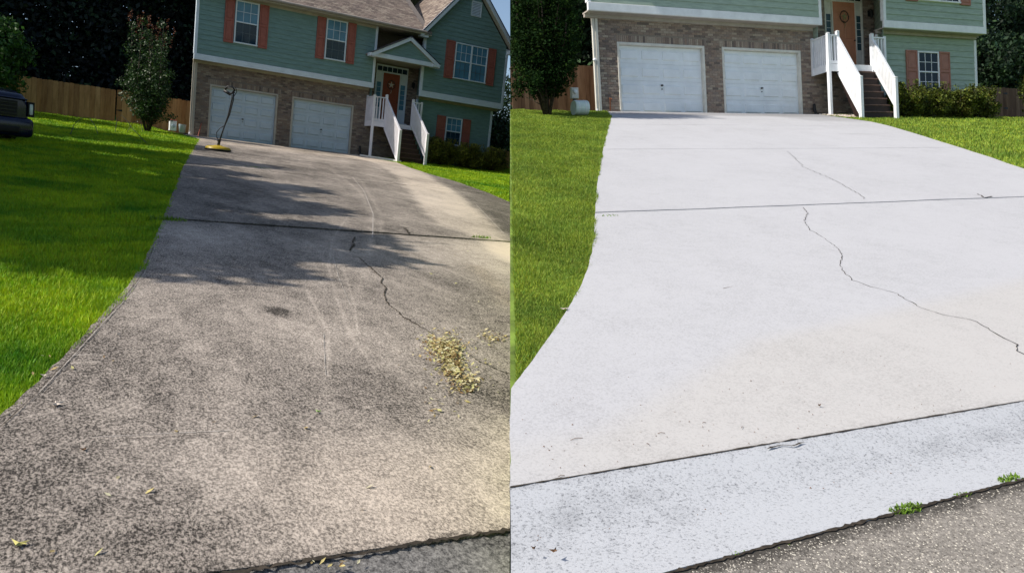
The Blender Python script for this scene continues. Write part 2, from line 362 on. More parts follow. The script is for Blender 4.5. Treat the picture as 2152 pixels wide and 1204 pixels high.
def tone_L(x, y):
    tone = np.zeros_like(x) - .14 + .12 * vnoise(x, y, .55, 3) + .11 * vnoise(x, y * .5, 3.1, 13) + .07 * vnoise(x * 1.5, y * .35, 7, 14); warm = np.full_like(x, .25)
    a = PX('L', [(800, 346), (850, 385), (880, 430), (920, 470), (1000, 500), (1080, 560)])
    b = PX('L', [(838, 342), (880, 358), (930, 388), (1000, 440), (1060, 495), (1110, 530)])
    ay = [p[1] for p in a][::-1]; ax = [p[0] for p in a][::-1]; by = [p[1] for p in b][::-1]; bx = [p[0] for p in b][::-1]
    xl = np.interp(y, ay, ax); xr = np.interp(y, by, bx)
    w = .35; jx = .12 * vnoise(x, y * .6, 4, 61)
    cl = smooth01((x - xl + jx) / w + .5) * smooth01((xr - x + jx) / w + .5) * (y > -27.5) * (.85 + .25 * vnoise(x, y * .4, 2.2, 62)) * (.55 + .45 * smooth01((-7 - y) / 8))
    tone += cl * .46; warm += cl * .35
    dk = smooth01((x - xr) / .3) * (y > -26) * (y < -9)            # dark unwashed corner right of the swath
    tone -= dk * .2; warm -= dk * .2
    # paler, warmer right side and front
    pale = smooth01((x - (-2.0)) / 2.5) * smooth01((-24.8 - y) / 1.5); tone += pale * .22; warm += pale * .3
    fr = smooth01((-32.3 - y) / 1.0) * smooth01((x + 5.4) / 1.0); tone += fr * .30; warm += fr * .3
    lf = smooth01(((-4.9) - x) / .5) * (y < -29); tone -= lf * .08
    for pts, wd, st in (([(700, 360), (755, 400), (782, 450), (780, 500), (770, 560), (745, 640)], .05, .11), ([(760, 380), (800, 450), (802, 500)], .04, .12),
                        ([(735, 450), (700, 500), (690, 560), (705, 620), (735, 700), (790, 780)], .016, .13), ([(720, 560), (745, 640), (752, 700)], .010, .18),
                        ([(640, 600), (690, 700), (690, 790)], .012, .18), ([(180, 925), (330, 915), (490, 908)], .02, .1),
                        ([(140, 748), (215, 745)], .008, .35), ([(150, 762), (210, 760)], .005, .3)):
        dd = seg_dist(x, y, PX('L', pts)); tone += st * np.exp(-(dd / wd) ** 2)
    sx, sy = gx('L', 585, 655); dd = np.hypot((x - sx) / .085, (y - sy) / .14) + .25 * vnoise(x * 3, y * 3, 6, 4); tone -= .42 * smooth01(1.5 - dd)
    tone -= .13 * smooth01((y + 27) / 2) * smooth01((3.5 - x) / 3) * smooth01((-5 - y) / 3)  # far left concrete darkened: the trees' shade is painted into the tone
    js = smooth01((y + 25.9) * 2) * smooth01((-25.2 - y) * 2); tone -= .10 * js
    rust = np.exp(-(seg_dist(x, y, PX('L', [(1000, 560), (1050, 610), (1072, 640)])) / .12) ** 2); warm += rust * .4
    gs = smooth01((y + 6.5) / 3); tone += .10 * gs; warm += gs * .4
    return tone, np.clip(warm, 0, 1.3)
def tone_R(x, y):
    tone = np.zeros_like(x) + .22 + .13 * vnoise(x, y, .4, 8) + .08 * vnoise(x, y, 2.7, 18) + .06 * vnoise(x, y * .6, 9, 19); 
    u = PX('R', [(1230, 880), (1560, 700), (1850, 640), (2200, 560)])
    yl = np.interp(x, [p[0] for p in u], [p[1] for p in u])
    warm = smooth01((yl - y) / .25) * .55 + .04
    warm *= smooth01((x + 10.9) / .8) * .6 + .4
    e = x - interp(EDGE_R['R'], y); warm = warm + .3 * np.exp(-(e / .1) ** 2)
    for px, py, rx, ry, st in ((1800, 282, .5, .16, .35), (1700, 272, 1.2, .1, .12), (1560, 606, .12, .12, .07)):
        sx, sy = gx('R', px, py); tone -= st * np.exp(-((x - sx) / rx) ** 2 - ((y - sy) / ry) ** 2)
    tone -= .75 * smooth01((y + 1.9) / .5 + .2 * vnoise(x, y, 3, 71))  # eave shadow painted as a dark strip before the garage doors
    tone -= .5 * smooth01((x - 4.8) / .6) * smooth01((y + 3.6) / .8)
    return tone, np.clip(warm, 0, 1)

def seam_x(side, y):                                 # x of the plot boundary on the ground plane, by y
    p0, n = seam_plane(side); z = SL[side] * (y + .5)
    return (p0 @ n - n[1] * y - n[2] * z) / n[0]

def slab_rows(side, ya, yb, dx, dy, fn, mat_, name, lift=0.0):
    ny = max(6, int(abs(yb - ya) / dy)); nx = 240 if dx is None else dx
    v = np.linspace(0, 1, ny + 1)[:, None]; y = ya + (yb - ya) * v
    xl = interp(EDGE_L[side], y); xr = interp(EDGE_R[side], y); sx = seam_x(side, y)
    if side == 'L': xr = np.minimum(xr, sx)
    else: xl = np.maximum(xl, sx)
    xr = np.maximum(xr, xl + .01)
    xl = xl + (.012 if side == 'L' else .006) * vnoise(y * 3, y * 0, 5, 1); u = np.linspace(0, 1, nx + 1)[None, :]
    X = xl + (xr - xl) * u; Y = y + 0 * X
    wob = (.012 if side == 'L' else .004) * vnoise(X * 2, X * 0, 4, int(abs(ya) * 10)); e0 = np.clip(1 - v * 12, 0, 1); e1 = np.clip(1 - (1 - v) * 12, 0, 1)
    Y = Y + wob * (e0 + e1)
    Z = gz(side, X, Y) + lift + .004 * vnoise(X, Y, 1.5, 2)
    tone, warm = fn(X, Y)
    jt = np.minimum(np.abs(Y - ya), np.abs(Y - yb)); tone = tone - .22 * np.exp(-(jt / .035) ** 2)
    return grid_mesh(name, X, Y, Z, {'tone': tone, 'warm': warm}, mat_)

JO = {'L': [(-.02, -5.1, 0), (-5.13, -10.2, 0), (-10.23, -15.98, 0), (-16.02, -25.5, 0), (-25.62, -33.762, 0)],
      'R': [(-.02, -4.785, 0), (-4.795, -9.605, 0), (-9.62, -14.66, 0), (-14.695, -19.207, 0)]}
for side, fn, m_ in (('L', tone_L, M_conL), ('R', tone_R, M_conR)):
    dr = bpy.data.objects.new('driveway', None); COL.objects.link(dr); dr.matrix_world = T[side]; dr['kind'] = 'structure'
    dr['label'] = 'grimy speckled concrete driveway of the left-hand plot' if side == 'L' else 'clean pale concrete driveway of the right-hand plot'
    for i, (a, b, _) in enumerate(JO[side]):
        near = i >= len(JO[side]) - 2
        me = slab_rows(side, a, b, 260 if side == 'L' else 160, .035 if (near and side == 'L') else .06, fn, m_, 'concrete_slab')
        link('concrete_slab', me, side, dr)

# cracks and filled joints: ribbons of dirt lying in the surface
def ribbon(mb, side, pts, w, lift=.003, jag=.012, step=.035, seed=0):
    r = random.Random(seed); P = [Vector((a, b)) for a, b in pts]; q = []
    for a, b in zip(P[:-1], P[1:]):
        n = max(2, int((b - a).length / step))
        q += [a + (b - a) * i / n for i in range(n)]
    q.append(P[-1]); L_, R_ = [], []
    for i, p in enumerate(q):
        d = (q[min(i + 1, len(q) - 1)] - q[max(i - 1, 0)]).normalized(); nn = Vector((-d.y, d.x))
        p = p + nn * r.uniform(-jag, jag); ww = w * r.uniform(.35, 1.4) / 2
        if i in (0, len(q) - 1): ww *= .2
        L_.append(p + nn * ww); R_.append(p - nn * ww)
    vs = []
    for a, b in zip(L_, R_):
        for c in (a, b): vs.append((c.x, c.y, float(gz(side, c.x, c.y)) + lift))
    mb.add(vs, [(2 * i, 2 * i + 1, 2 * i + 3, 2 * i + 2) for i in range(len(q) - 1)])
cr = MB()
ribbon(cr, 'L', PX('L', [(745, 498), (742, 515), (735, 528)]), .022, .006, .02, seed=1)
ribbon(cr, 'L', PX('L', [(752, 540), (775, 560), (803, 585), (800, 596), (812, 605), (808, 622), (815, 640), (832, 652), (850, 668), (880, 685), (910, 702)]), .013, .006, .008, seed=2)
ribbon(cr, 'L', PX('L', [(985, 745), (1010, 762), (1040, 775), (1071, 788)]), .008, .006, .003, seed=3)
ribbon(cr, 'L', PX('L', [(850, 478), (858, 492)]), .03, .006, .03, seed=4)
ribbon(cr, 'L', PX('L', [(560, 338), (700, 352), (840, 388), (1000, 396)]), .02, .006, .03, seed=5)
ribbon(cr, 'L', PX('L', [(322, 520), (300, 575), (255, 635), (196, 698), (135, 765), (75, 828), (0, 900)]), .0035, .006, .001, .06, seed=41)
ribbon(cr, 'L', PX('L', [(230, 925), (330, 921), (430, 915)]), .004, .006, .001, .05, seed=42)
crl = build('concrete_crack', cr.v, cr.f, cr.r, M_crack, 'L', None, (0, 0, 0)); crl['kind'] = 'structure'
sc_ = MB()
for k_, (pts, w_) in enumerate((([(180, 921), (330, 913), (490, 906)], .006), ([(140, 748), (215, 745)], .006), ([(150, 762), (210, 760)], .004), ([(326, 520), (304, 575), (259, 635), (200, 698), (139, 765), (80, 828)], .005), ([(740, 372), (765, 402), (784, 450), (783, 500)], .016), ([(700, 540), (712, 585), (735, 640)], .006), ([(680, 700), (684, 790)], .005), ([(1000, 430), (1060, 492)], .012))): ribbon(sc_, 'L', PX('L', pts), w_, .0045, .002, .05, seed=50 + k_)
o = build('scratch', sc_.v, sc_.f, sc_.r, mat('pale_scratch', (.46, .42, .38), .9, .3, 30, base2=(.2, .18, .16)), 'L'); o['kind'] = 'structure'
cr = MB()
ribbon(cr, 'R', PX('R', [(1688, 436), (1697, 448), (1690, 465), (1704, 485), (1730, 500), (1758, 520), (1772, 540), (1765, 553), (1772, 570), (1792, 590), (1830, 603), (1885, 618), (1935, 648), (1985, 662), (2040, 672), (2062, 682), (2110, 712), (2138, 725), (2140, 738), (2165, 750)]), .0055, .004, .009, seed=6)
ribbon(cr, 'R', PX('R', [(1655, 318), (1676, 338), (1690, 352), (1755, 380), (1800, 405), (1820, 420)]), .006, .004, .02, seed=7)
ribbon(cr, 'R', PX('R', [(2055, 408), (2070, 416), (2085, 413)]), .02, .004, .01, seed=8)
crr = build('concrete_crack', cr.v, cr.f, cr.r, M_crack, 'R', None, (0, 0, 0)); crr['kind'] = 'structure'

# terrain under and beside the driveways, cut where the two plots meet
def terrain(side):
    ys = np.concatenate([np.linspace(CURB[side], -.5, 90), np.linspace(-.3, 40, 50)]); xs = np.concatenate([np.linspace(-60, -12, 18)[:-1], np.linspace(-12, 20, 100), np.linspace(20, 60, 18)[1:]])
    X, Y = np.meshgrid(xs, ys); Z = gz(side, X, Y)
    Z = Z - .05 + .015 * vnoise(X, Y, 1.3, 5) * ~in_drive(side, X, Y, .3) - .07 * in_drive(side, X, Y, -.06)
    n, m = X.shape; idx = np.arange(n * m).reshape(n, m); V = np.stack([X, Y, Z], -1).reshape(-1, 3)
    q = np.stack([idx[:-1, :-1], idx[:-1, 1:], idx[1:, 1:], idx[1:, :-1]], -1).reshape(-1, 4)
    me = np_mesh('lawn', V, q)
    # soil face where this plot is cut by its neighbour
    bm = bmesh.new(); bm.from_mesh(me); p0, nn = seam_plane(side)
    bmesh.ops.bisect_plane(bm, geom=bm.verts[:] + bm.edges[:] + bm.faces[:], plane_co=p0, plane_no=nn, clear_inner=True)
    eds = [e for e in bm.edges if e.is_boundary and all(abs((np.array(v.co) - p0) @ nn) < 1e-4 for v in e.verts)]
    ret = bmesh.ops.extrude_edge_only(bm, edges=eds)
    dn = 3.0
    for v in [g for g in ret['geom'] if isinstance(g, bmesh.types.BMVert)]: v.co = v.co + Vector(np.array([0, 0, -dn]) + nn * (np.array([0, 0, dn]) @ nn) / (nn @ nn))
    bm.to_mesh(me); bm.free()
    me.polygons.foreach_set('use_smooth', [True] * len(me.polygons)); me.materials.append(M_lawn[side])
    o = link('lawn', me, side, None, (0, 0, 0), 'structure'); return o
for s in 'LR': terrain(s)

# gutters and road in front of each driveway
def strip(side, name, y0, y1, prof, material, x0, x1, nx, kind='structure', wig=.004, tonefn=None, ny=24, skew=None):
    v = np.linspace(0, 1, ny)[:, None]; u = np.linspace(0, 1, nx)[None, :]
    Yr = y0 + (y1 - y0) * v; sx = seam_x(side, Yr)
    XL = np.full_like(Yr, x0); XRr = np.full_like(Yr, x1)
    if side == 'L': XRr = np.minimum(XRr, sx)
    else:
        if skew is not None:
            for _ in range(3): sx = seam_x(side, Yr + (.042 * (sx + 8.82) + .018) * skew(v))
        XL = np.maximum(XL, sx)
    X = XL + (XRr - XL) * u; Y = Yr + 0 * X + wig * vnoise(X * 2, X * 0, 3, 21)
    if skew is not None: Y = Y + .042 * (X + 8.82) * skew(v) + .018 * skew(v)
    Z = SL[side] * (Y + .5) + prof(v) + 0 * X
    tone = tonefn(X, Y, v) if tonefn else 0 * X
    me = grid_mesh(name, X, Y, Z, {'tone': tone, 'warm': 0 * X}, material, .1)
    return link(name, me, side, None, (0, 0, 0), kind)
strip('R', 'gutter', -19.2095, -19.735, lambda v: -.0005 - .03 * np.sin(np.pi * v) ** 1.2, M_gutR, -11.4, 3, 300, skew=lambda v: v,
      tonefn=lambda X, Y, v: -.20 * np.exp(-((v - .33) / .22) ** 2) + .22 + .08 * vnoise(X, Y, 3, 6) - .25 * np.exp(-((v) / .05) ** 2))
strip('R', 'road', -19.738, -29, lambda v: -.003 + 0 * v, M_asph, -14, 8, 160, skew=lambda v: np.clip(1 - v, 0, 1), tonefn=lambda X, Y, v: .05 - .8 * np.exp(-((v) / .006) ** 2) + .1 * vnoise(X, Y, 2, 9), ny=260)
strip('L', 'gutter', -33.772, -34.3, lambda v: -.008 - .02 * np.sin(np.pi * v), M_gutL, -30, 3, 300, tonefn=lambda X, Y, v: -.1 + 0 * X)
strip('L', 'road', -34.32, -44, lambda v: -.05 + 0 * v, M_asph, -30, 3, 60)
cr = MB()
ribbon(cr, 'R', [(-10.95, -19.208), (-9.66, -19.209), (-8.0, -19.208), (-6, -19.208), (0, -19.208)], .008, .0025, .0012, .03, seed=12)
ribbon(cr, 'R', PX('R', [(1612, 944), (1640, 936), (1665, 938), (1690, 930)]), .009, .004, .003, .02, seed=13)
ribbon(cr, 'R', [(-10.9, -19.814), (-9.6, -19.757), (-8.8, -19.722), (-6, -19.606), (0, -19.354)], .013, .002, .004, .015, seed=14)
o = build('joint_soil', cr.v, cr.f, cr.r, M_crack, 'R'); o['kind'] = 'structure'
cr = MB()
ribbon(cr, 'R', [tuple(np.array(p) + np.array([0, 0])) for p in PX('R', [(2108, 838), (2125, 860), (2138, 880), (2160, 895)])], .006, -.0, .003, .01, seed=15)
ribbon(cr, 'L', [(-5.4, -33.79), (-4.7, -33.765), (-3.9, -33.755)], .05, -.008, .012, .02, seed=16) if False else None
cr2 = MB(); ribbon(cr2, 'L', [(-7.5, -33.80), (-5.0, -33.783), (-4.6, -33.775), (-4.3, -33.766), (-4.0, -33.768)], .022, .004, .010, .018, seed=16)
o = build('joint_soil', cr2.v, cr2.f, cr2.r, M_crack, 'L'); o['kind'] = 'structure'

# far ground to the horizon, well below the plots
me = bpy.data.meshes.new('ground'); me.from_pydata([(-900, -900, -9), (900, -900, -9), (900, 900, -9), (-900, 900, -9)], [], [(0, 1, 2, 3)])
me.materials.append(M_lawn['R']); go = bpy.data.objects.new('ground', me); COL.objects.link(go); go['kind'] = 'structure'
# ------------------------------------------------------------------ the two houses
DIM = {
 'L': dict(D1=(.59, 3.42), D2=(4.035, 6.85), H=2.2, U=(-.155, 7.555), zb=3.068, zbt=3.305, W1=(1.333, 2.284), W2=(5.176, 6.12), WB=3.978, WT=5.715,
           yw=-.10, WX=(9.815, 14.29), LX1=13.989, wz=3.042, wbt=3.323, yd=.8, DX=(8.443, 9.292), DZ=3.989, DB=1.756, DSX=9.687, DS0=8.08,
           LW=(11.488, 12.362), LWZ=(1.0, 2.323), UW=(11.423, 13.173), UWZ=(4.118, 5.808), yl=-.95, RX=(7.462, 8.041, 9.35), RT=2.691, RB=1.363, ys=-2.866, ST=1.182, zs=-.12,
           eave=5.95, apex=8.72, ax=12.05, pg=(7.06, 10.38, 4.52, 8.85, 5.52), ls=(11.0, 12.83), us=(10.93, 13.63), deckr=9.78, rx=10.25),
 'R': dict(D1=(.685, 3.832), D2=(4.5, 7.657), H=2.2, U=(-.432, 8.235), zb=2.961, zbt=3.204, W1=(1.8, 2.75), W2=(5.5, 6.45), WB=4.25, WT=5.9,
           yw=-.117, WX=(10.837, 15.687), LX1=15.674, wz=2.977, wbt=3.231, yd=.79, DX=(9.834, 10.851), DZ=4.215, DB=1.93, DSX=11.21, DS0=9.48,
           LW=(12.741, 13.757), LWZ=(.9, 2.353), UW=(12.412, 14.403), UWZ=(3.988, 5.68), yl=-.789, RX=(8.122, 8.518, 9.994), RT=2.552, RB=1.36, ys=-1.703, ST=.935, zs=-.33,
           eave=6.1, apex=8.9, ax=13.26, pg=(7.7, 11.4, 4.75, 9.55, 5.8), ls=(12.2, 14.3), us=(11.85, 14.93), deckr=10.55, rx=11.8),
}
def house(side, label):
    d = DIM[side]; P = PAL[side]; ov = .4; yu = -ov; yw = d['yw']; ywu = yw - .41; H = d['H']
    U0, U1 = d['U']; WX0, WX1 = d['WX']; LX1 = d['LX1']; zb, zbt = d['zb'], d['zbt']; ev = d['eave']; X1 = U1 + .02
    sk = .20 if side == 'L' else .62                                       # the left flank runs back at a slant
    rx = d['rx']; kr = (rx - WX0) / (d['yd'] - ywu)                       # the entry's right return runs back at a slant too
    h = Thing('house', label, 'house', side, (0, 0, 0))
    # brick ground storey: mortar backing round the garage openings, bricks proud of it
    XE = WX0 + .02
    mb = MB(); cuts = [(-.0, d['D1'][0]), (d['D1'][1], d['D2'][0]), (d['D2'][1], XE)]
    for a, b in cuts: mb.box(a, min(b, U1), 0, .22, -1.2, H)
    mb.box(U1 + .001, XE, 0, .22, -1.2, d['RB'] + .16)
    mb.box(0, U1, 0, .22, H, zb - .0); zrec = d['RB'] + .16
    yb_ = 5.5; mb.hexa([(.001 + sk * .22, .221, -1.2), (.3 + sk * .22, .221, -1.2), (.3 + sk * yb_, yb_, -1.2), (sk * yb_, yb_, -1.2)], [(.001 + sk * .22, .221, zb), (.3 + sk * .22, .221, zb), (.3 + sk * yb_, yb_, zb), (sk * yb_, yb_, zb)])   # left flank
    wall = h.part('brick_wall', mb, P['mortar'])
    bk = MB(); bl, bh, j = .205, .062, .012; z = -.35; row = 0
    rr = random.Random(5)
    while z < zb - .07:
        x = .0 - (bl / 2 if row % 2 else 0)
        while x < XE:
            a, b = max(x, 0.0), min(x + bl - j, XE)
            segs = [(a, b)]
            if z < H - .01:
                segs = []
                for c0, c1 in cuts:
                    p, q = max(a, c0 + .0), min(b, c1)
                    if q - p > .03: segs.append((p, q))
            for p, q in segs:
                pr = .012 + rr.uniform(-.003, .004)
                if H - .01 < z < H + .2 - .01 and (d['D1'][0] - .1 < x < d['D1'][1] or d['D2'][0] - .1 < x < d['D2'][1]): continue
                if z + bh > zrec: q = min(q, U1)
                if q - p > .03: bk.box(p, q, -pr, .002, z, z + bh, rr.random())
            x += bl
        z += bh + j; row += 1
    for D in ('D1', 'D2'):                                                # soldier course over each opening
        x = d[D][0] - .08
        while x < d[D][1] + .05:
            bk.box(x, x + .06, -.016, .002, H + .005, H + .2, rr.random()); x += .072
    z = -.35; row = 0
    while z < zb - .07:                                                   # flank bricks
        y = .0 - (bl / 2 if row % 2 else 0)
        while y < 5.5:
            a = max(y, .0); e_ = min(y + bl - j, 5.5); bk.hexa([(sk * a - .012, a, z), (sk * a + .003, a, z), (sk * e_ + .003, e_, z), (sk * e_ - .012, e_, z)], [(sk * a - .012, a, z + bh), (sk * a + .003, a, z + bh), (sk * e_ + .003, e_, z + bh), (sk * e_ - .012, e_, z + bh)], rr.random()); y += bl
        z += bh + j; row += 1
    h.part('brick', bk, P['brick'], wall, kind='stuff')
    # corner trim on the brick storey
    mb = MB(); mb.box(-.035, .05, -.035, .0 - .018, -.4, zb - .01); mb.box(-.035, -.014, -.018, .09, -.4, zb - .01); h.part('corner_board', mb, P['cream'])
    # red clay splash along the base
    # garage doors
    for D in ('D1', 'D2'):
        a, b = d[D]; fr = .075
        mb = MB(); mb.bevel_box(a, a + fr, -.03, .16, 0, H); mb.bevel_box(b - fr, b, -.03, .16, 0, H); mb.bevel_box(a + fr, b - fr, -.03, .16, H - fr, H)
        h.part('garage_door_frame', mb, P['cream'])
        a += fr; b -= fr; n = 4; hh = (H - fr - .01) / n
        mb = MB()
        for i in range(n): mb.bevel_box(a, b, .10, .15, .01 + i * hh, .01 + (i + 1) * hh - .004, .005)
        gd = h.part('garage_door', mb, P['garage'])
        pw = (b - a) / 4
        for i in range(n):
            for k in range(4):
                x0 = a + k * pw + .07; x1 = a + (k + 1) * pw - .07; z0 = .01 + i * hh + .12; z1 = z0 + hh - .25
                mb = MB(); q = .022
                o4 = [(x0, .0995, z0), (x1, .0995, z0), (x1, .0995, z1), (x0, .0995, z1)]; i4 = [(x0 + q, .068, z0 + q), (x1 - q, .068, z0 + q), (x1 - q, .068, z1 - q), (x0 + q, .068, z1 - q)]
                mb.add(o4 + i4, [(4, 5, 6, 7), (0, 1, 5, 4), (1, 2, 6, 5), (2, 3, 7, 6), (3, 0, 4, 7)])
                h.part('raised_panel', mb, P['garage'], gd)
        mb = MB(); xc = a + (b - a) * .5; zc = .01 + 1 * hh + .3; mb.lathe([(0, -.03), (.03, -.03), (.03, 0), (.02, .03)], (xc, .08, zc + .1), 10, axis='y'); mb.box(xc - .05, xc + .05, .045, .06, zc + .09, zc + .11); mb.box(xc - .01, xc + .02, .07, .095, zc - .03, zc)
        h.part('door_handle', mb, P['dark'], gd)
        mb = MB(); mb.box(a, b, .09, .155, -.03, .012); h.part('bottom_seal', mb, P['dark'], gd)
    # floor block and bodies behind the cladding
    yd_ = d['yd']
    mb = MB(); qd = lambda z_, o_, y1_, y2_, xr_: [(o_ + sk * y1_, y1_, z_), (xr_, y1_, z_), (xr_, y2_, z_), (o_ + sk * y2_, y2_, z_)]; mb.hexa(qd(-1.2, .05, .9, 5.5, LX1 - .03), qd(zb - .01, .05, .9, 5.5, LX1 - .03)); fq = lambda z_: [(WX0 + .09, yw + .03, z_), (LX1 - .03, yw + .03, z_), (LX1 - .03, .89, z_), (WX0 + .09 + kr * (.89 - yw), .89, z_)]; mb.hexa(fq(-1.2), fq(d['wz'] - .02)); h.part('foundation', mb, P['mortar'])
    mb = MB(); uo = U0 + .03 + sk * .4; mb.hexa(qd(zb + .02, uo, yu + .03, 5.6, U1 - .03), qd(ev - .02, uo, yu + .03, 5.6, U1 - .03)); wq = lambda z_: [(WX0 + .06, ywu + .03, z_), (WX1 - .03, ywu + .03, z_), (WX1 - .03, yd_ + .3, z_), (WX0 + .06 + kr * (yd_ + .3 - ywu), yd_ + .3, z_)]; mb.hexa(wq(d['wz'] + .02), wq(ev + .02)); mb.box(rx + .1, WX1 - .03, yd_ + .301, 5.6, d['wz'] + .02, ev + .02); mb.box(U1 - .031, rx + .1, d['yd'] + .31, 5.59, d['DB'] + .0, ev - .03)
    h.part('wall', mb, P['siding'])
    # lap siding, board by board
    def boards(x0, x1, z0, z1, y, e=.155, clip=None, flank=None, flk=False, ret=False):
        z = z0
        while z < z1 - .02:
            zt = min(z + e, z1); a0, b0, a1, b1 = x0, x1, x0, x1
            if clip:
                a0, b0 = clip(z); a1, b1 = clip(zt)
                if b0 - a0 < .08: break
                if b1 - a1 < .02: a1 = b1 = (a1 + b1) / 2; a1 -= .005; b1 += .005
            mb = MB()
            if flank:
                xs = y; s_ = flank
                k_ = sk if flk else kr if ret else 0; yo = -ywu if ret else .4; u0, u1 = xs + k_ * (x0 + yo), xs + k_ * (x1 + yo); mb.hexa([(u0 + s_ * .026, x0, z), (u1 + s_ * .026, x1, z), (u1, x1, z), (u0, x0, z)], [(u0 + s_ * .006, x0, zt), (u1 + s_ * .006, x1, zt), (u1, x1, zt), (u0, x0, zt)])
            else:
                mb.hexa([(a0, y - .026, z), (b0, y - .026, z), (b0, y + .01, z), (a0, y + .01, z)], [(a1, y - .006, zt), (b1, y - .006, zt), (b1, y + .01, zt), (a1, y + .01, zt)])
            h.part('siding_board', mb, P['siding']); z += e
    sg = .195 if side == 'L' else .21
    boards(U0 + .09, U1 - .09, zbt + .01, ev - .12, yu, sg)
    sl = (d['apex'] - ev) / ((WX1 - WX0) / 2 + .15)
    gx0, gx1 = WX0 + .1, WX1 - .1
    def gclip(z):
        if z < ev + .0: return gx0, gx1
        hw = (d['apex'] - .18 - z) / sl
        return max(gx0, d['ax'] - hw), min(gx1, d['ax'] + hw)
    boards(gx0, gx1, d['wbt'] + .01, d['apex'] - .3, ywu, sg, gclip)
    boards(WX0 + .12, LX1 - .09, (d['zs'] if side == 'L' else -.5), d['wz'] - .02, yw, sg)
    boards(yu + .05, 5.6, zbt, ev - .1, U0, sg, flank=-1, flk=True)
    boards(ywu + .05, 5.6, d['wbt'], ev - .1, WX1, sg, flank=1)
    boards(yw + .05, 5.6, -.4, d['wz'] - .1, LX1, sg, flank=1)
    boards(ywu + .1, d['yd'], d['DB'] - .3, ev - .1, WX0 - .0, sg, flank=-1, ret=True)
    # gable backing
    mb = MB(); hw = (d['apex'] - .2 - ev) / sl; mb.prism([(d['ax'] - hw, ev - .05), (d['ax'] + hw, ev - .05), (d['ax'], d['apex'] - .2)], ywu + .012, ywu + .3); h.part('gable_wall', mb, P['siding'])
    # white skirt boards, corner boards, soffits
    for (a, b, y, z0, z1, yl) in ((U0 - .02, U1 + .01, yu, zb, zbt, 0), (WX0 - .03, WX1 + .02, ywu, d['wz'], d['wbt'], yw)):
        mb = MB(); mb.bevel_box(a, b, y - .045, y + .03, z0, z1, .01); h.part('skirt_board', mb, P['white'])
        mb = MB(); mb.box(a + .04, b - .05, y + .031, y + .42, z0 - .0, z0 + .04); mb.box(a + .05, b - .09, y + .30, y + .385, z0 - .10, z0 - .002); h.part('soffit', mb, P['soffit'])
    mb = MB(); uq = lambda z_: [(U0 - .02 + sk * .031, yu + .031, z_), (U0 + .01 + sk * .031, yu + .031, z_), (U0 + .01 + sk * 6, 5.6, z_), (U0 - .02 + sk * 6, 5.6, z_)]; mb.hexa(uq(zb), uq(zbt)); h.part('skirt_board', mb, P['white'])
    for (x0, x1, y, z0, z1, nm) in ((U0 - .03, U0 + .09, yu - .032, zbt + .003, ev - .1, 'white'), (U1 - .1, U1 + .01, yu - .032, zbt + .003, ev - .1, 'white'), (WX0 - .02, WX0 + .1, ywu - .032, d['wbt'] + .003, ev + .0, 'white'),
                                (WX1 - .1, WX1 + .03, ywu - .032, d['wbt'] + .003, ev + .0, 'white'), (LX1 - .09, LX1 + .03, yw - .032, -.5, d['wz'] - .11, 'white'), (WX0 + .03, WX0 + .13, yw - .032, d['DB'] - .3, d['wz'] - .11, 'white')):
        mb = MB(); mb.bevel_box(x0, x1, y, y + .05, z0, z1, .006); mb.box(x0 - .001 if x0 < 5 and x0 < U0 + .02 or x0 < WX0 else x1 - .02, x0 + .02 if x0 < U0 + .02 or x0 < WX0 else x1 + .001, y + .051, y + .14, z0, z1); h.part('corner_board', mb, P[nm])
    # windows and shutters
    def window(x0, x1, z0, z1, y, cols=3, double=False, light=False):
        f = .055; mb = MB()
        yf = y - .062
        mb.bevel_box(x0, x1, yf, y + .01, z1 - f, z1, .008); mb.bevel_box(x0 - .015, x1 + .015, yf - .02, y + .01, z0, z0 + f, .008)
        mb.bevel_box(x0, x0 + f, yf, y + .01, z0 + f, z1 - f, .008); mb.bevel_box(x1 - f, x1, yf, y + .01, z0 + f, z1 - f, .008)
        win = h.part('window', mb, P['white'] if side == 'R' else M_winL)
        units = [(x0 + f, x1 - f)]
        if double:
            xm = (x0 + x1) / 2; units = [(x0 + f, xm - .04), (xm + .04, x1 - f)]
            mb = MB(); mb.bevel_box(xm - .04, xm + .04, yf, y + .01, z0 + f, z1 - f, .006); h.part('mullion', mb, P['white'] if side == 'R' else M_winL, win)
        for (a, b) in units:
            zm = (z0 + z1) / 2; mb = MB(); mb.bevel_box(a, b, yf + .008, y + .005, zm - .025, zm + .025, .005); h.part('meeting_rail', mb, P['white'] if side == 'R' else M_winL, win)
            for (p, q, yy, up_) in ((z0 + f, zm - .025, y - .014, 0), (zm + .025, z1 - f, y - .022, 1)):
                mb = MB(); mb.box(a, b, yy - .004, yy + .004, p, q); h.part('pane', mb, P['glass_light'] if (light or up_) and side == 'L' else P['glass'], win)
                mb = MB()
                for c in range(1, cols): xx = a + (b - a) * c / cols; mb.box(xx - .009, xx + .009, yy - .016, yy - .0045, p, q)
                zz = (p + q) / 2; mb.box(a, b, yy - .0175, yy - .006, zz - .009, zz + .009)
                h.part('muntin', mb, P['white'] if (up_ or side == 'R') else M_winLow, win)
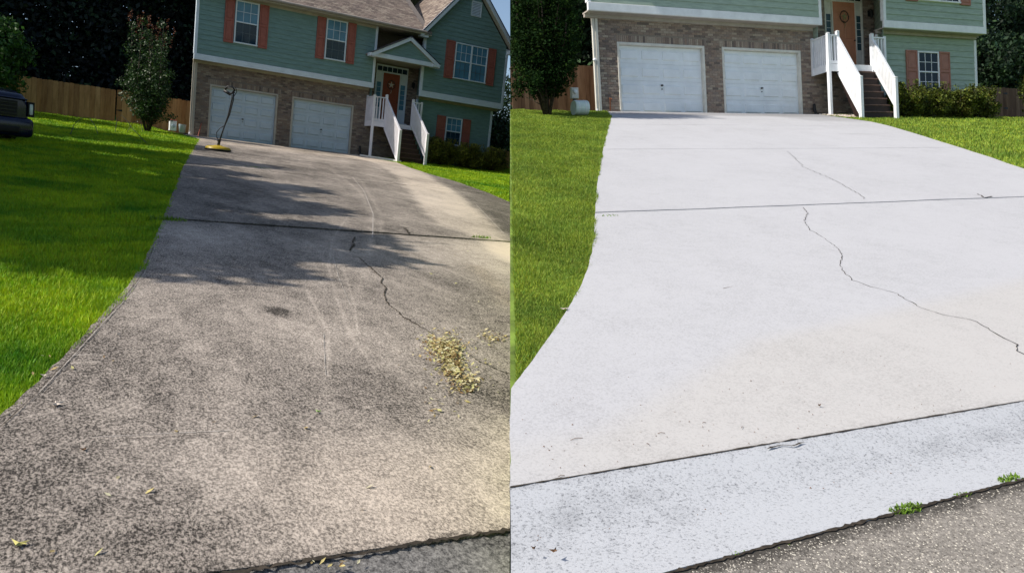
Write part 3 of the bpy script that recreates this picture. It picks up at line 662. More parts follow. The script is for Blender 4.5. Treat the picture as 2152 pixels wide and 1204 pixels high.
    def shutter(x0, x1, z0, z1, y):
        mb = MB(); y0 = y - .058; f = .05; zm = z0 + (z1 - z0) * .52
        mb.bevel_box(x0, x0 + f, y0, y - .01, z0, z1, .006); mb.bevel_box(x1 - f, x1, y0, y - .01, z0, z1, .006)
        for a, b in ((z0, z0 + .07), (zm - .04, zm + .04), (z1 - .07, z1)): mb.bevel_box(x0 + f, x1 - f, y0, y - .01, a, b, .006)
        for a, b in ((z0 + .07, zm - .04), (zm + .04, z1 - .07)):
            mb.box(x0 + f, x1 - f, y0 + .022, y - .01, a, b); mb.bevel_box(x0 + f + .03, x1 - f - .03, y0 + .008, y0 + .022, a + .03, b - .03, .012)
        h.part('shutter', mb, P['shutter'])
    sw = .39
    for W in ('W1', 'W2'):
        a, b = d[W]; window(a, b, d['WB'], d['WT'], yu - .02)
        shutter(a - sw - .02, a - .03, d['WB'] - .03, d['WT'] + .0, yu - .02); shutter(b + .03, b + sw + .02, d['WB'] - .03, d['WT'] + .0, yu - .02)
    a, b = d['UW']; window(a, b, d['UWZ'][0], d['UWZ'][1], ywu - .02, double=True, light=True)
    shutter(d['us'][0], a - .03, d['UWZ'][0] - .04, d['UWZ'][1] + .03, ywu - .02); shutter(b + .03, d['us'][1], d['UWZ'][0] - .04, d['UWZ'][1] + .03, ywu - .02)
    a, b = d['LW']; window(a, b, d['LWZ'][0], d['LWZ'][1], yw - .02)
    shutter(d['ls'][0], a - .03, d['LWZ'][0] - .0, d['LWZ'][1] + .02, yw - .02); shutter(b + .03, d['ls'][1], d['LWZ'][0], d['LWZ'][1] + .02, yw - .02)
    # recessed entry
    yd = d['yd']; DB, DZ = d['DB'], d['DZ']; DX0, DX1 = d['DX']; x0s, x1s = d['DS0'], d['DSX']
    mb = MB(); mb.box(U1 - .02, x0s, yd, yd + .3, DB - .6, ev); mb.box(x1s, rx + .05, yd, yd + .3, DB - .6, ev); mb.box(x0s, x1s, yd, yd + .3, DZ + .36, ev); ew = h.part('entry_wall', mb, P['mortar'])
    bk = MB(); z = DB - .02; row = 0
    while z < ev - .7:
        x = U1 - (bl / 2 if row % 2 else 0)
        while x < rx:
            for p, q in ((U1, x0s), (x1s, rx)):
                a_, b_ = max(x, p), min(x + bl - j, q)
                if b_ - a_ > .03: bk.box(a_, b_, yd - .013, yd + .002, z, z + bh, rr.random())
            x += bl
        z += bh + j; row += 1
    h.part('brick', bk, P['brick'], ew, kind='stuff')
    mb = MB(); mb.box(U1 - .005, U1 + .02, yu + .2, yd, DB - .3, ev); h.part('entry_side_wall', mb, P['siding'])
    mb = MB(); f = .05
    mb.box(x0s, x0s + f, yd - .04, yd + .1, DB, DZ + .36); mb.box(x1s - f, x1s, yd - .04, yd + .1, DB, DZ + .36); mb.box(x0s + f, x1s - f, yd - .04, yd + .1, DZ + .29, DZ + .36); mb.box(x0s + f, x1s - f, yd - .035, yd + .1, DZ + .0, DZ + .07)
    mb.box(DX0 - .045, DX0, yd - .05, yd + .1, DB, DZ); mb.box(DX1, DX1 + .045, yd - .05, yd + .1, DB, DZ)
    mb.box(x0s + f, DX0 - .045, yd + .0, yd + .1, DB, DZ); mb.box(DX1 + .045, x1s - f, yd + .0, yd + .1, DB, DZ)
    mb.box(x0s, x1s, yd - .06, yd - .0401, DB - .02, DB + .03)
    sur = h.part('door_surround', mb, P['cream'] if side == 'R' else P['white'])
    mb = MB(); mb.box(x0s + f, x1s - f, yd - .0, yd + .02, DZ + .07, DZ + .29); h.part('transom', mb, P['glass'], sur)
    for i in range(1, 6): xx = x0s + f + (x1s - x0s - 2 * f) * i / 6; h.part('muntin', MB().box(xx - .01, xx + .01, yd - .02, yd - .001, DZ + .07, DZ + .29), P['white'], sur)
    for a, b in ((x0s + f + .035, DX0 - .075), (DX1 + .08, x1s - f - .04)):
        mb = MB(); mb.box(a, b, yd - .012, yd - .001, DB + .62, DZ - .45); h.part('sidelight', mb, P['glass_light'], sur)
        for i in range(1, 5): zz = DB + .62 + (DZ - DB - 1.07) * i / 5; h.part('muntin', MB().box(a, b, yd - .02, yd - .0125, zz - .006, zz + .006), P['white'], sur)
    mb = MB(); mb.box(DX0, DX1, yd - .02, yd + .04, DB + .03, DZ)
    fd = h.part('front_door', mb, P['door'])
    w = DX1 - DX0; hz = DZ - DB
    for cx in (0, 1):
        for z0, z1 in ((.12, .38), (.44, .78), (.83, .94)):
            a = DX0 + w * (.13 + .40 * cx); b = a + w * .33; mb = MB(); q = .02; zz0 = DB + hz * z0; zz1 = DB + hz * z1
            mb.add([(a, yd - .0205, zz0), (b, yd - .0205, zz0), (b, yd - .0205, zz1), (a, yd - .0205, zz1), (a + q, yd - .034, zz0 + q), (b - q, yd - .034, zz0 + q), (b - q, yd - .034, zz1 - q), (a + q, yd - .034, zz1 - q)], [(4, 5, 6, 7), (0, 1, 5, 4), (1, 2, 6, 5), (2, 3, 7, 6), (3, 0, 4, 7)])
            h.part('door_panel', mb, P['door'], fd)
    mb = MB(); mb.lathe([(0, -.07), (.025, -.06), (.03, -.045), (.012, -.03), (.012, 0)], (DX1 - .07, yd - .02, DB + .95), 10, axis='y'); h.part('door_handle', mb, P['dark'], fd)
    # wall lantern beside the door
    # main roof, wing roof and porch gable
    pit = .62; y0 = yu - .45; yr = 4.6; zr = ev + (yr - y0) * pit; xl, xr = U0 - .35, WX0 + .2
    def shingles(mb, o, ux, uy, nrm, wlen, hlen, row=.15, tab=.3, clip=None):
        nrow = int(hlen / row)
        for i in range(nrow):
            t = -(i % 3) * tab / 3
            while t < wlen:
                a, b = max(t, 0), min(t + tab - .008, wlen); c = i * row
                if clip: a, b = clip(a, b, c)
                if b - a > .02:
                    q = [o + ux * a + uy * c, o + ux * b + uy * c, o + ux * b + uy * (c + row * 1.02), o + ux * a + uy * (c + row * 1.02)]
                    th = rr.uniform(.013, .02)
                    mb.add([q[0] + nrm * th, q[1] + nrm * th, q[2] + nrm * .004, q[3] + nrm * .004, q[0], q[1]], [(0, 1, 2, 3), (4, 5, 1, 0), (5, 2, 1), (4, 0, 3)], rr.random())
                t += tab
    sdir = Vector((0, 1, pit)).normalized(); snrm = Vector((0, -pit, 1)).normalized()
    mb = MB(); mb.add([(xl, y0, ev), (xr, y0, ev), (xr, yr, zr), (xl + sk * (yr - y0), yr, zr), (xl, y0, ev - .1), (xr, y0, ev - .1), (xr, yr, zr - .1), (xl + sk * (yr - y0), yr, zr - .1)], [(0, 1, 2, 3), (7, 6, 5, 4), (0, 4, 5, 1), (3, 7, 4, 0), (1, 5, 6, 2)])
    mb.add([(xl + sk * 2 * (yr - y0), 2 * yr - y0, ev), (WX1, 2 * yr - y0, ev), (WX1, yr, zr - .001), (xl + sk * (yr - y0), yr, zr - .001)], [(3, 2, 1, 0)])
    roof = h.part('roof', mb, P['mortar'])
    sh = MB(); shingles(sh, Vector((xl, y0, ev + .002)), Vector((1, 0, 0)), sdir, snrm, xr - xl - .3, (yr - y0) / sdir.y, clip=lambda a_, b_, c_: (max(a_, sk * c_ * sdir.y), b_))
    h.part('shingle', sh, P['shingle'], roof, kind='stuff')
    mb = MB(); mb.box(xl, xr - .3, y0 - .02, y0 + .0, ev - .15, ev + .0); h.part('fascia', mb, P['cream'], roof)
    mb = MB(); mb.tube([(xl, y0 - .075, ev - .05), (xr - .3, y0 - .075, ev - .05)], .062, 10); h.part('gutter', mb, M_gutter, roof)
    mb = MB(); mb.box(xl, xr, y0, yu + .03, ev - .16, ev - .125); mb.box(U1, rx, yu + .03, yd + .1, ev - .16, ev - .125); h.part('eave_soffit', mb, P['soffit'], roof)
    mb = MB(); mb.box(U0 + .1, U1 - .1, yu - .036, yu + .0, ev - .26, ev - .162); h.part('frieze_board', mb, P['cream'], roof)
    # wing gable roof
    hw = (WX1 - WX0) / 2 + .33; ax, az = d['ax'], d['apex'] + .15; ez = az - hw * sl; yf = ywu - .35; yb = 5
    for sgn in (-1, 1):
        e = Vector((ax + sgn * hw, yf, ez)); dirv = Vector((-sgn, 0, sl)).normalized(); nr = Vector((sgn * sl, 0, 1)).normalized(); ln = hw * math.sqrt(1 + sl * sl)
        mb = MB(); q = [e, e + dirv * ln, e + dirv * ln + Vector((0, yb - yf, 0)), e + Vector((0, yb - yf, 0))]
        mb.add(q + [p - Vector((0, 0, .08)) for p in q], [(0, 1, 2, 3), (4, 5, 6, 7), (0, 1, 5, 4), (1, 2, 6, 5), (2, 3, 7, 6), (3, 0, 4, 7)])
        rf = h.part('wing_roof', mb, P['mortar'])
        sh = MB(); shingles(sh, e + nr * .002, Vector((0, 1, 0)), dirv, nr, yb - yf, ln); h.part('shingle', sh, P['shingle'], rf, kind='stuff')
        # rake board, drip edge, soffit
        mb = MB(); o = Vector((0, -.012, -.11)); mb.beam(e + o, e + dirv * (ln - .0) + o, .022, .2, upv=nr); h.part('rake_board', mb, P['white'], rf)
        mb = MB(); o = Vector((0, -.03, .0)); mb.beam(e + o, e + dirv * ln + o, .05, .035, upv=nr); h.part('drip_edge', mb, M_fascia, rf)
        mb = MB(); o = Vector((0, .19, -.2)); mb.beam(e + o, e + dirv * ln + o, .33, .02, upv=nr); h.part('rake_soffit', mb, P['cream'], rf)
    mb = MB(); mb.box(ax - hw, WX0 + .05, yf + .03, ywu + .0, ez - .2, ez - .0); mb.box(WX1 - .05, ax + hw, yf + .03, ywu + .0, ez - .2, ez - .0); h.part('eave_return', mb, P['white'])
    # attic vent
    vx, vz = ax + .28, 7.5; mb = MB()
    for a in ((vx - .27, vx - .23, vz - .35, vz + .35), (vx + .23, vx + .27, vz - .35, vz + .35), (vx - .23, vx + .23, vz + .31, vz + .35), (vx - .23, vx + .23, vz - .35, vz - .31)): mb.box(a[0], a[1], ywu - .06, ywu + .02, a[2], a[3])
    vt = h.part('gable_vent', mb, M_winL)
    for i in range(9):
        zz = vz - .29 + i * .07; mb = MB(); mb.hexa([(vx - .23, ywu - .05, zz), (vx + .23, ywu - .05, zz), (vx + .23, ywu - .04, zz), (vx - .23, ywu - .04, zz)], [(vx - .23, ywu - .03, zz + .05), (vx + .23, ywu - .03, zz + .05), (vx + .23, ywu - .02, zz + .05), (vx - .23, ywu - .02, zz + .05)]); h.part('louvre', mb, P['white'], vt)
    # porch gable
    pa, pb, pz, pax, paz = d['pg']; yp = -1.1; yq = yd
    mb = MB(); mb.prism([(pa + .3, pz + .05), (pb - .3, pz + .05), (pax, paz - .22)], yp + .02, yp + .05); tym = h.part('porch_gable', mb, P['siding'])
    s1 = (paz - .25 - pz) / (pax - pa - .3); s2 = (paz - .25 - pz) / (pb - .3 - pax); z = pz + .06
    while z < paz - .35:
        zt = z + .14; f0 = lambda q: (pa + .3 + (q - pz - .05) / s1, pb - .3 - (q - pz - .05) / s2)
        a0, b0 = f0(z); a1, b1 = f0(zt)
        if b1 - a1 < .05: break
        mb = MB(); mb.hexa([(a0, yp - .004, z), (b0, yp - .004, z), (b0, yp + .019, z), (a0, yp + .019, z)], [(a1, yp + .012, zt), (b1, yp + .012, zt), (b1, yp + .019, zt), (a1, yp + .019, zt)]); h.part('siding_board', mb, P['siding'], tym); z += .14
    mb = MB(); mb.bevel_box(pa + .25, pb - .25, yp - .03, yp + .09, pz - .14, pz + .05, .01); h.part('porch_beam', mb, P['white'])
    mb = MB(); mb.box(pa + .3, pb - .3, yp + .09, yq, pz - .1, pz - .06); h.part('porch_ceiling', mb, P['soffit'])
    for e, ap in ((Vector((pa, yp - .12, pz)), 1), (Vector((pb, yp - .12, pz)), -1)):
        top = Vector((pax, yp - .12, paz)); dv = (top - e).normalized(); nr = Vector((-dv.z * ap, 0, abs(dv.x))).normalized(); bk_ = Vector((0, (yq if True else 0) - yp, 0))
        mb = MB(); q = [e, top, top + bk_, e + bk_]; mb.add(q + [p - Vector((0, 0, .06)) for p in q], [(0, 1, 2, 3), (4, 5, 6, 7), (0, 1, 5, 4), (2, 3, 7, 6), (3, 0, 4, 7)]); pr = h.part('porch_roof', mb, P['shingle'])
        mb = MB(); o = Vector((0, -.012, -.09)); mb.beam(e + o, top + o, .022, .16, upv=nr); h.part('rake_board', mb, P['white'], pr)
        mb = MB(); o = Vector((0, -.03, .01)); mb.beam(e + o, top + o, .05, .03, upv=nr); h.part('drip_edge', mb, M_fascia, pr)
        mb = MB(); o = Vector((0, .06, -.17)); mb.beam(e + o, top + o, .12, .02, upv=nr); h.part('rake_soffit', mb, P['cream'], pr)
    mb = MB(); mb.box(pa - .03, pa + .32, yp - .1, yp + .35, pz - .13, pz - .0); mb.box(pb - .32, pb + .03, yp - .1, yp + .35, pz - .13, pz - .0); h.part('eave_return', mb, P['white'])
    # clay stained strip at the foot of the wall
    if side == 'L':
        mb = MB(); mb.box(-.2, .6, -.9, -.05, -.2, .02); 
    return h
M_winL = mat('window_white', (.62, .70, .76), .5, .04, 3); M_winLow = mat('grille_behind_screen', (.10, .14, .17), .6, .1, 4); M_gutter = mat('gutter_metal', (.28, .25, .22), .4, .1, 4)

def entry_stairs(side, label):
    d = DIM[side]; P = PAL[side]; RX0, RX1, RX2 = d['RX']; yl, ys, yd = d['yl'], d['ys'], d['yd']; zd = d['RB'] + .24; RT, RB, ST, zs = d['RT'], d['RB'], d['ST'], d['zs']; xr = d['deckr']
    st = Thing('entry_stairs', label, 'stairs', side, (RX1, yl, zs))
    # deck boards
    x = RX0 + .04
    while x < xr:
        mb = MB(); mb.box(x, min(x + .135, xr), yl + .02, yd, zd - .035, zd); st.part('deck_board', mb, P['tread']); x += .142
    mb = MB(); mb.bevel_box(RX0 - .02, RX1 - .02, yl - .03, yl + .015, RB - .0, zd - .0, .006); mb.box(RX0 - .02, RX0 + .02, yl + .016, 0 - .03, RB, zd)
    mb.bevel_box(RX1 + .03, RX2 - .03, yl - .03, yl + .015, zd - .2, zd + .0, .006); mb.bevel_box(RX2 + .05, xr, yl - .03, yl + .015, RB, zd - .0, .006); st.part('rim_board', mb, P['rail'])
    if d['DB'] > zd + .05:
        mb = MB(); mb.box(RX1 + .04, xr - .06, yd - .3, yd - .07, zd + .003, d['DB'] - .02); st.part('door_step', mb, P['white'])
    # posts
    for (x, y, z0, z1, w) in ((RX0, yl, zs - .1, RT + .04, .1), (RX1, yl, RB, RT + .12, .1), (RX2, yl, RB, RT + .1, .1), (xr, yl, RB, RT + .02, .08), (RX0, -.06, RB, RT + .04, .08), (RX1, ys, zs - .3, ST + .06, .11), (RX2, ys, zs - .3, ST + .06, .11)):
        mb = MB(); mb.box(x - w / 2, x + w / 2, y - w / 2, y + w / 2, z0, z1)
        mb.hexa([(x - w / 2 - .012, y - w / 2 - .012, z1), (x + w / 2 + .012, y - w / 2 - .012, z1), (x + w / 2 + .012, y + w / 2 + .012, z1), (x - w / 2 - .012, y + w / 2 + .012, z1)], [(x - .015, y - .015, z1 + .03), (x + .015, y - .015, z1 + .03), (x + .015, y + .015, z1 + .03), (x - .015, y + .015, z1 + .03)])
        st.part('post', mb, P['rail'])
    # rails: each run has a top and a bottom rail and its balusters
    def run(p, q, hgt, dense=.1, drop=0):
        p, q = Vector(p), Vector(q); mb = MB(); mb.beam(p + Vector((0, 0, -.02)), q + Vector((0, 0, -.02)), .09, .04); st.part('top_rail', mb, P['rail'])
        mb = MB(); mb.beam(p + Vector((0, 0, -hgt)), q + Vector((0, 0, -hgt)), .045, .09); st.part('bottom_rail', mb, P['rail'])
        n = max(2, int((q - p).xy.length / dense))
        for i in range(1, n):
            c = p.lerp(q, i / n); mb = MB(); w = .021
            mb.box(c.x - w, c.x + w, c.y - w, c.y + w, c.z - hgt + .0, c.z - .03); st.part('baluster', mb, P['rail'])
    run((RX0, -.1, RT), (RX0, yl, RT), RT - RB - .06, .085)
    run((RX0, yl, RT), (RX1, yl, RT), RT - zd - .06, .125 if side == 'R' else .13)
    run((RX2 + .02, yl, RT - .0), (xr, yl, RT - .0), RT - zd - .06, .13)
    run((RX1, yl, RT), (RX1, ys, ST + .03), RT - RB + .02, .085 if side == 'L' else .055)
    run((RX2, yl, RT), (RX2, ys, ST + .03), RT - RB - .28, .085 if side == 'L' else .055)
    # treads, risers, stringers
    N = 8; rh = (zd - zs) / N; run_ = (yl - ys) / N
    for i in range(N - 1):
        z = zd - (i + 1) * rh; y1 = yl - i * run_; mb = MB(); mb.bevel_box(RX1 + .06, RX2 - .03, y1 - run_ - .03, y1 + .0, z - .04, z, .008); t = st.part('tread', mb, M_treadtop[side])
    for i in range(N):
        z = zd - i * rh; y1 = yl - i * run_; mb = MB(); mb.box(RX1 + .07, RX2 - .07, y1 - .018, y1 - .002, z - rh + .005, z - .045); st.part('riser', mb, P['tread'])
    for x in (RX1 + .05, RX2 - .065):
        poly = []
        for i in range(N): poly += [(yl - i * run_, zd - i * rh - .04), (yl - i * run_, zd - (i + 1) * rh - .04)]
        poly += [(ys, zs - .1), (ys + .25, zs - .1), (yl, zd - .5)]
        mb = MB(); n = len(poly); vs = [(x, a, b) for a, b in poly] + [(x + .04, a, b) for a, b in poly]
        mb.add(vs, [tuple(range(n)), tuple(range(2 * n - 1, n - 1, -1))] + [(i, (i + 1) % n, (i + 1) % n + n, i + n) for i in range(n)]); st.part('stringer', mb, P['tread'])
    # under-deck support post
    mb = MB(); mb.beam((xr - .1, -.2, zs - .3), (xr - .1, -.2, zd - .05), .1, .1, upv=(0, 1, 0)); st.part('post', mb, P['tread'])
    return st
M_treadtop = {'L': mat('worn_tread_L', (.08, .045, .035), .6, .2, 12), 'R': mat('worn_tread_R', (.13, .075, .06), .6, .2, 12)}
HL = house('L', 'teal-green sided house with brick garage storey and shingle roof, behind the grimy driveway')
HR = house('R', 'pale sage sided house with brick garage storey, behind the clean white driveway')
entry_stairs('L', 'white-railed wooden entry stairs in the shade of a small porch gable on the teal house')
entry_stairs('R', 'white-railed wooden entry stairs of the pale sage house, beside the clean white driveway')
# ------------------------------------------------------------------ foliage
def rnd_attr(me, n, r=None):
    a = me.attributes.new('rnd', 'FLOAT', 'FACE'); a.data.foreach_set('value', (rng.random(n) if r is None else r).astype(np.float32))
def leaves(side, C, size, material, name='crown', up=.3, asp=.55, off=(0, 0, 0)):
    """one bent leaf-quad per centre, random turn"""
    C = np.asarray(C, float); C = C[seam_val(side, C) > .015]
    n = len(C); sz = size * rng.uniform(.6, 1.35, n)[:, None]
    a = rng.normal(size=(n, 3)); a /= np.linalg.norm(a, axis=1)[:, None]
    b = rng.normal(size=(n, 3)); b[:, 2] += up; b -= a * (a * b).sum(1)[:, None]; b /= np.linalg.norm(b, axis=1)[:, None]
    c = np.cross(a, b)
    A = a * sz; B = b * sz * asp
    V = np.stack([C - A, C + B - c * sz * .12, C + A, C - B - c * sz * .12], 1).reshape(-1, 3) - np.array(off)
    me = np_mesh(name, V, np.arange(4 * n).reshape(n, 4)); rnd_attr(me, n); me.materials.append(material)
    return me
def clump_points(clumps, n, shell=.55):
    """points in ellipsoids, denser to the outside; clumps = (x,y,z,rx,ry,rz)"""
    cl = np.array(clumps, float); w = cl[:, 3] * cl[:, 4] + cl[:, 4] * cl[:, 5]; k = rng.choice(len(cl), n, p=w / w.sum())
    d = rng.normal(size=(n, 3)); d /= np.linalg.norm(d, axis=1)[:, None]
    r = rng.uniform(shell ** 3, 1, n) ** (1 / 3) * rng.uniform(.75, 1.12, n)
    return cl[k, :3] + d * r[:, None] * cl[k, 3:6]
def sub_clumps(c, R, n, r0, r1, squash=.8):
    """break a crown (centre c, radii R) into n smaller clumps"""
    out = []
    for _ in range(n):
        d = rng.normal(size=3); d /= np.linalg.norm(d); q = rng.uniform(.45, .95); r = rng.uniform(r0, r1)
        out.append((c[0] + d[0] * R[0] * q, c[1] + d[1] * R[1] * q, c[2] + d[2] * R[2] * q, r, r, r * squash))
    return out
def trunk_part(th, base, top, r0, r1, limbs=6, spread=1.2, seed=1, name='trunk', mat_=None):
    rr = random.Random(seed); b, t = Vector(base), Vector(top); mb = MB()
    pts = [b.lerp(t, i / 6) + Vector((rr.uniform(-.06, .06), rr.uniform(-.06, .06), 0)) * (i > 0) for i in range(7)]
    mb.tube(pts, [r0 + (r1 - r0) * i / 6 for i in range(7)], 9)
    for i in range(limbs):
        s_ = pts[2 + i % 4]; a = rr.uniform(0, 2 * pi); l = rr.uniform(.6, 1) * spread
        e = s_ + Vector((cos(a) * l, sin(a) * l, l * rr.uniform(.6, 1.2))); m_ = s_.lerp(e, .5) + Vector((0, 0, l * .12))
        mb.tube([s_, m_, e], [r1 * .9, r1 * .6, r1 * .25], 6)
    return th.part(name, mb, mat_ or M_bark, smooth=True)
def tree(side, x, y, h, rx, rz, n, size, material, label, seed=1, group=None, base=.35, r0=.16, name='tree', nc=26):
    z = float(gz(side, x, y)); th = Thing(name, label, 'tree', side, (x, y, z - .05), group)
    trunk_part(th, (x, y, z - .15), (x + .1, y, z + h * .8), r0, r0 * .35, 8, rx * .8, seed)
    c = (x, y, z + h - rz); cl = sub_clumps(c, (rx, rx, rz), nc, rx * .28, rx * .5)
    P_ = clump_points(cl, n); th.raw('crown', leaves(side, P_, size, material, off=th.loc)); return th

# trees left of the left plot: outside the picture, they throw the shade that lies on its lawn and driveway
for i, (x, y, h, lab) in enumerate(((-10.2, -24.8, 6.7, 'nearest the street'), (-10.0, -21.0, 7.6, 'second from the street'), (-10.4, -17.4, 7.4, 'third from the street'), (-10.2, -13.2, 7.2, 'fourth from the street'), (-10.3, -7.6, 8.4, 'farthest from the street'))):
    tree('L', x, y, h, 2.6, h * .47, 14500, .16, M_leafBush, 'tall leafy tree standing beyond the left lawn edge, ' + lab, i + 1, nc=24)

# woods behind the fences
def woods(side, x0, x1, y0, y1, h0, h1, n, size, material, label, nc=70, nstem=14, bright=None):
    cl = []
    for i in range(nc):
        x = rng.uniform(x0, x1); y = rng.uniform(y0, y1); t = rng.uniform(.1, 1); hh = rng.uniform(h0, h1); r = rng.uniform(1.0, 1.9)
        cl.append((x, y, float(gz(side, x, y)) + hh * t, r, r, r * .75))
    P_ = clump_points(cl, n, .3)
    fill = np.stack([rng.uniform(x0, x1, n // 3), rng.uniform(y0 + 1.5, y1, n // 3), rng.uniform(-.5, h0, n // 3)], 1)
    low = np.stack([rng.uniform(x0, x1, n // 2), rng.uniform(y0 + .3, y0 + 3, n // 2), rng.uniform(-.5, h0 * .75, n // 2)], 1); P_ = np.concatenate([P_, fill, low])
    me = leaves(side, P_, size, material, 'woods'); stuff('woods', me, side, label, 'woods')
    for i in range(nstem):
        x = x0 + (x1 - x0) * (i + rng.uniform(.2, .8)) / nstem; y = y0 + rng.uniform(.3, 1.5); z = float(gz(side, x, y))
        if seam_val(side, np.array([x, y, z])) < .6: continue
        mb = MB(); q = rng.uniform(-.5, .5); mb.tube([(x, y, z - .4), (x + q * .4, y, z + h0 * .4), (x + q, y + .2, z + h0 * .85)], [.16, .12, .06], 8)
        o = single('bare_tree', mb, M_bark, side, 'bare dark trunk in the woods behind the fence of the %s plot' % ('left' if side == 'L' else 'right'), 'tree', 'trunks in the woods of the %s plot' % ('left' if side == 'L' else 'right'), True)
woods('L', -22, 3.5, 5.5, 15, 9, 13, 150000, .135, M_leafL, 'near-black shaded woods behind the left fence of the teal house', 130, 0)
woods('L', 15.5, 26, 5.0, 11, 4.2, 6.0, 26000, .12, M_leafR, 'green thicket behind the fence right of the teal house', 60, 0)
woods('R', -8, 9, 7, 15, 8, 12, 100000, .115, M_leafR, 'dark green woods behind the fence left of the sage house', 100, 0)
woods('R', 16.2, 40, 5.2, 14, 7, 12, 110000, .115, M_leafR, 'dark green woods behind the gate right of the sage house', 100, 0)

# crape myrtles
def myrtle(side, x, y, h, r, label, n, size, material, stems=7, tips=0, low=.1, lean=(0, 0)):
    z = float(gz(side, x, y)); th = Thing('crape_myrtle', label, 'tree', side, (x, y, z)); rr = random.Random(int(h * 10)); cl = []
    for i in range(stems):
        a = 2 * pi * i / stems + rr.uniform(-.3, .3); q = r * rr.uniform(.25, .75); tip = Vector((x + cos(a) * q + lean[0], y + sin(a) * q + lean[1], z + h * rr.uniform(.78, .97)))
        b = Vector((x + cos(a) * .06, y + sin(a) * .06, z - .05)); m_ = b.lerp(tip, .45) + Vector((cos(a), sin(a), 0)) * r * .25
        mb = MB(); mb.tube([b, m_, tip], [.035, .022, .008], 6); th.part('stem', mb, M_bark, smooth=True)
        for t in np.linspace(.18, 1, 9):
            p = (b.lerp(m_, t * 2) if t < .5 else m_.lerp(tip, t * 2 - 1)); w = r * .42 * (1 - abs(t - .4) * .95) * (.7 if t < .25 else 1)
            cl.append((p.x + rr.uniform(-.15, .15), p.y + rr.uniform(-.15, .15), p.z, w, w, w * 1.1))
    for i in range(16):
        a = rr.uniform(0, 2 * pi); q = r * rr.uniform(.45, .95); zz = z + h * rr.uniform(.12, .55); w = r * rr.uniform(.16, .3); e = Vector((x + cos(a) * q, y + sin(a) * q, zz)); cl.append((e.x, e.y, e.z, w, w, w * .7))
        mb = MB(); mb.tube([(x + cos(a) * .05, y + sin(a) * .05, z + (zz - z) * .3), e], [.015, .004], 5); th.part('branch', mb, M_bark)
    P_ = clump_points(cl, n, .2); P_ = P_[P_[:, 2] > z + low]
    th.raw('crown', leaves(side, P_, size, material, off=th.loc))
    if tips:
        T_ = []
        for i in range(tips):
            a = rr.uniform(0, 2 * pi); q = r * rr.uniform(.1, .8); p = np.array([x + cos(a) * q + lean[0], y + sin(a) * q, z + h * rr.uniform(.72, .98)])
            for k in range(16): T_.append(p + np.array([rr.uniform(-.04, .04), rr.uniform(-.04, .04), rr.uniform(0, .42)]))
        th.raw('red_shoots', leaves(side, np.array(T_), size * .7, M_redtip, 'red_shoots', off=th.loc), kind='stuff')
    return th
myrtle('L', -1.82, -1.06, 4.25, 1.12, 'upright crape myrtle with reddish tips on the dim lawn left of the teal house', 13000, .045, M_leafMyr, tips=34)
myrtle('R', -2.75, -2.2, 5.6, 1.2, 'dark upright crape myrtle on the lawn left of the sage house', 42000, .04, M_leafMyrR, 14, low=.2)
def shrub(side, x, y, w, h, n, size, material, label, name='shrub', group=None, dpt=None):
    z = float(gz(side, x, y)); th = Thing(name, label, 'shrub', side, (x, y, z), group); mb = MB(); rr = random.Random(int(x * 13))
    for i in range(9):
        a = rr.uniform(0, 2 * pi); mb.tube([(x, y, z - .03), (x + cos(a) * w * .2, y + sin(a) * w * .15, z + h * .4), (x + cos(a) * w * .38, y + sin(a) * w * .3, z + h * .85)], [.02, .012, .005], 5)
    th.part('stem', mb, M_bark)
    cl = sub_clumps((x, y, z + h * .5), (w * .42, (dpt or w) * .38, h * .42), 26, h * .15, h * .27, .9) + [(x + dx_ * w * .22, y, z + h * .3, w * .25, .4, h * .34) for dx_ in (-1, 0, 1)]
    P_ = clump_points(cl, n, .3); P_ = P_[P_[:, 2] > z]
    sp = []
    for i in range(40):
        a = rr.uniform(0, 2 * pi); p = np.array([x + cos(a) * w * .4 * rr.random(), y + sin(a) * w * .3, z + h * .8]); sp += [p + np.array([cos(a) * .1, 0, .25]) * k / 6 for k in range(6)]
    th.raw('foliage', leaves(side, np.concatenate([P_, np.array(sp)]), size, material, 'foliage', off=th.loc)); return th
shrub('L', -7.3, .6, 3.0, 3.5, 9000, .085, M_leafBush, 'large rounded leafy green bush behind the dark vehicle', 'bush')
for i, (x, lab) in enumerate(((10.95, 'twiggy hedge shrub beside the entry stairs of the teal house'), (12.35, 'twiggy hedge shrub under the ground-floor window of the teal house'), (13.85, 'twiggy hedge shrub at the right corner of the teal house'))):
    shrub('L', x, -1.0, 1.9, 1.3 - .08 * i, 8000, .045, M_hedgeL, lab, 'hedge_shrub', 'hedge along the teal house')
for i, (x, lab) in enumerate(((11.1, 'dark green hedge shrub beside the entry stairs of the sage house'), (12.35, 'dark green hedge shrub under the ground-floor window of the sage house'), (13.7, 'dark green hedge shrub right of the window of the sage house'), (14.75, 'loose hedge shrub at the right corner of the sage house'))):
    shrub('R', x, -1.0, 1.75, 1.15 - .05 * i, 9000, .04, M_hedge, lab, 'hedge_shrub', 'hedge along the sage house')
shrub('R', 17.9, -.7, .95, 1.75, 1800, .045, M_hedge, 'slender yellow-green shrub in front of the gate at the right edge', 'garden_shrub')

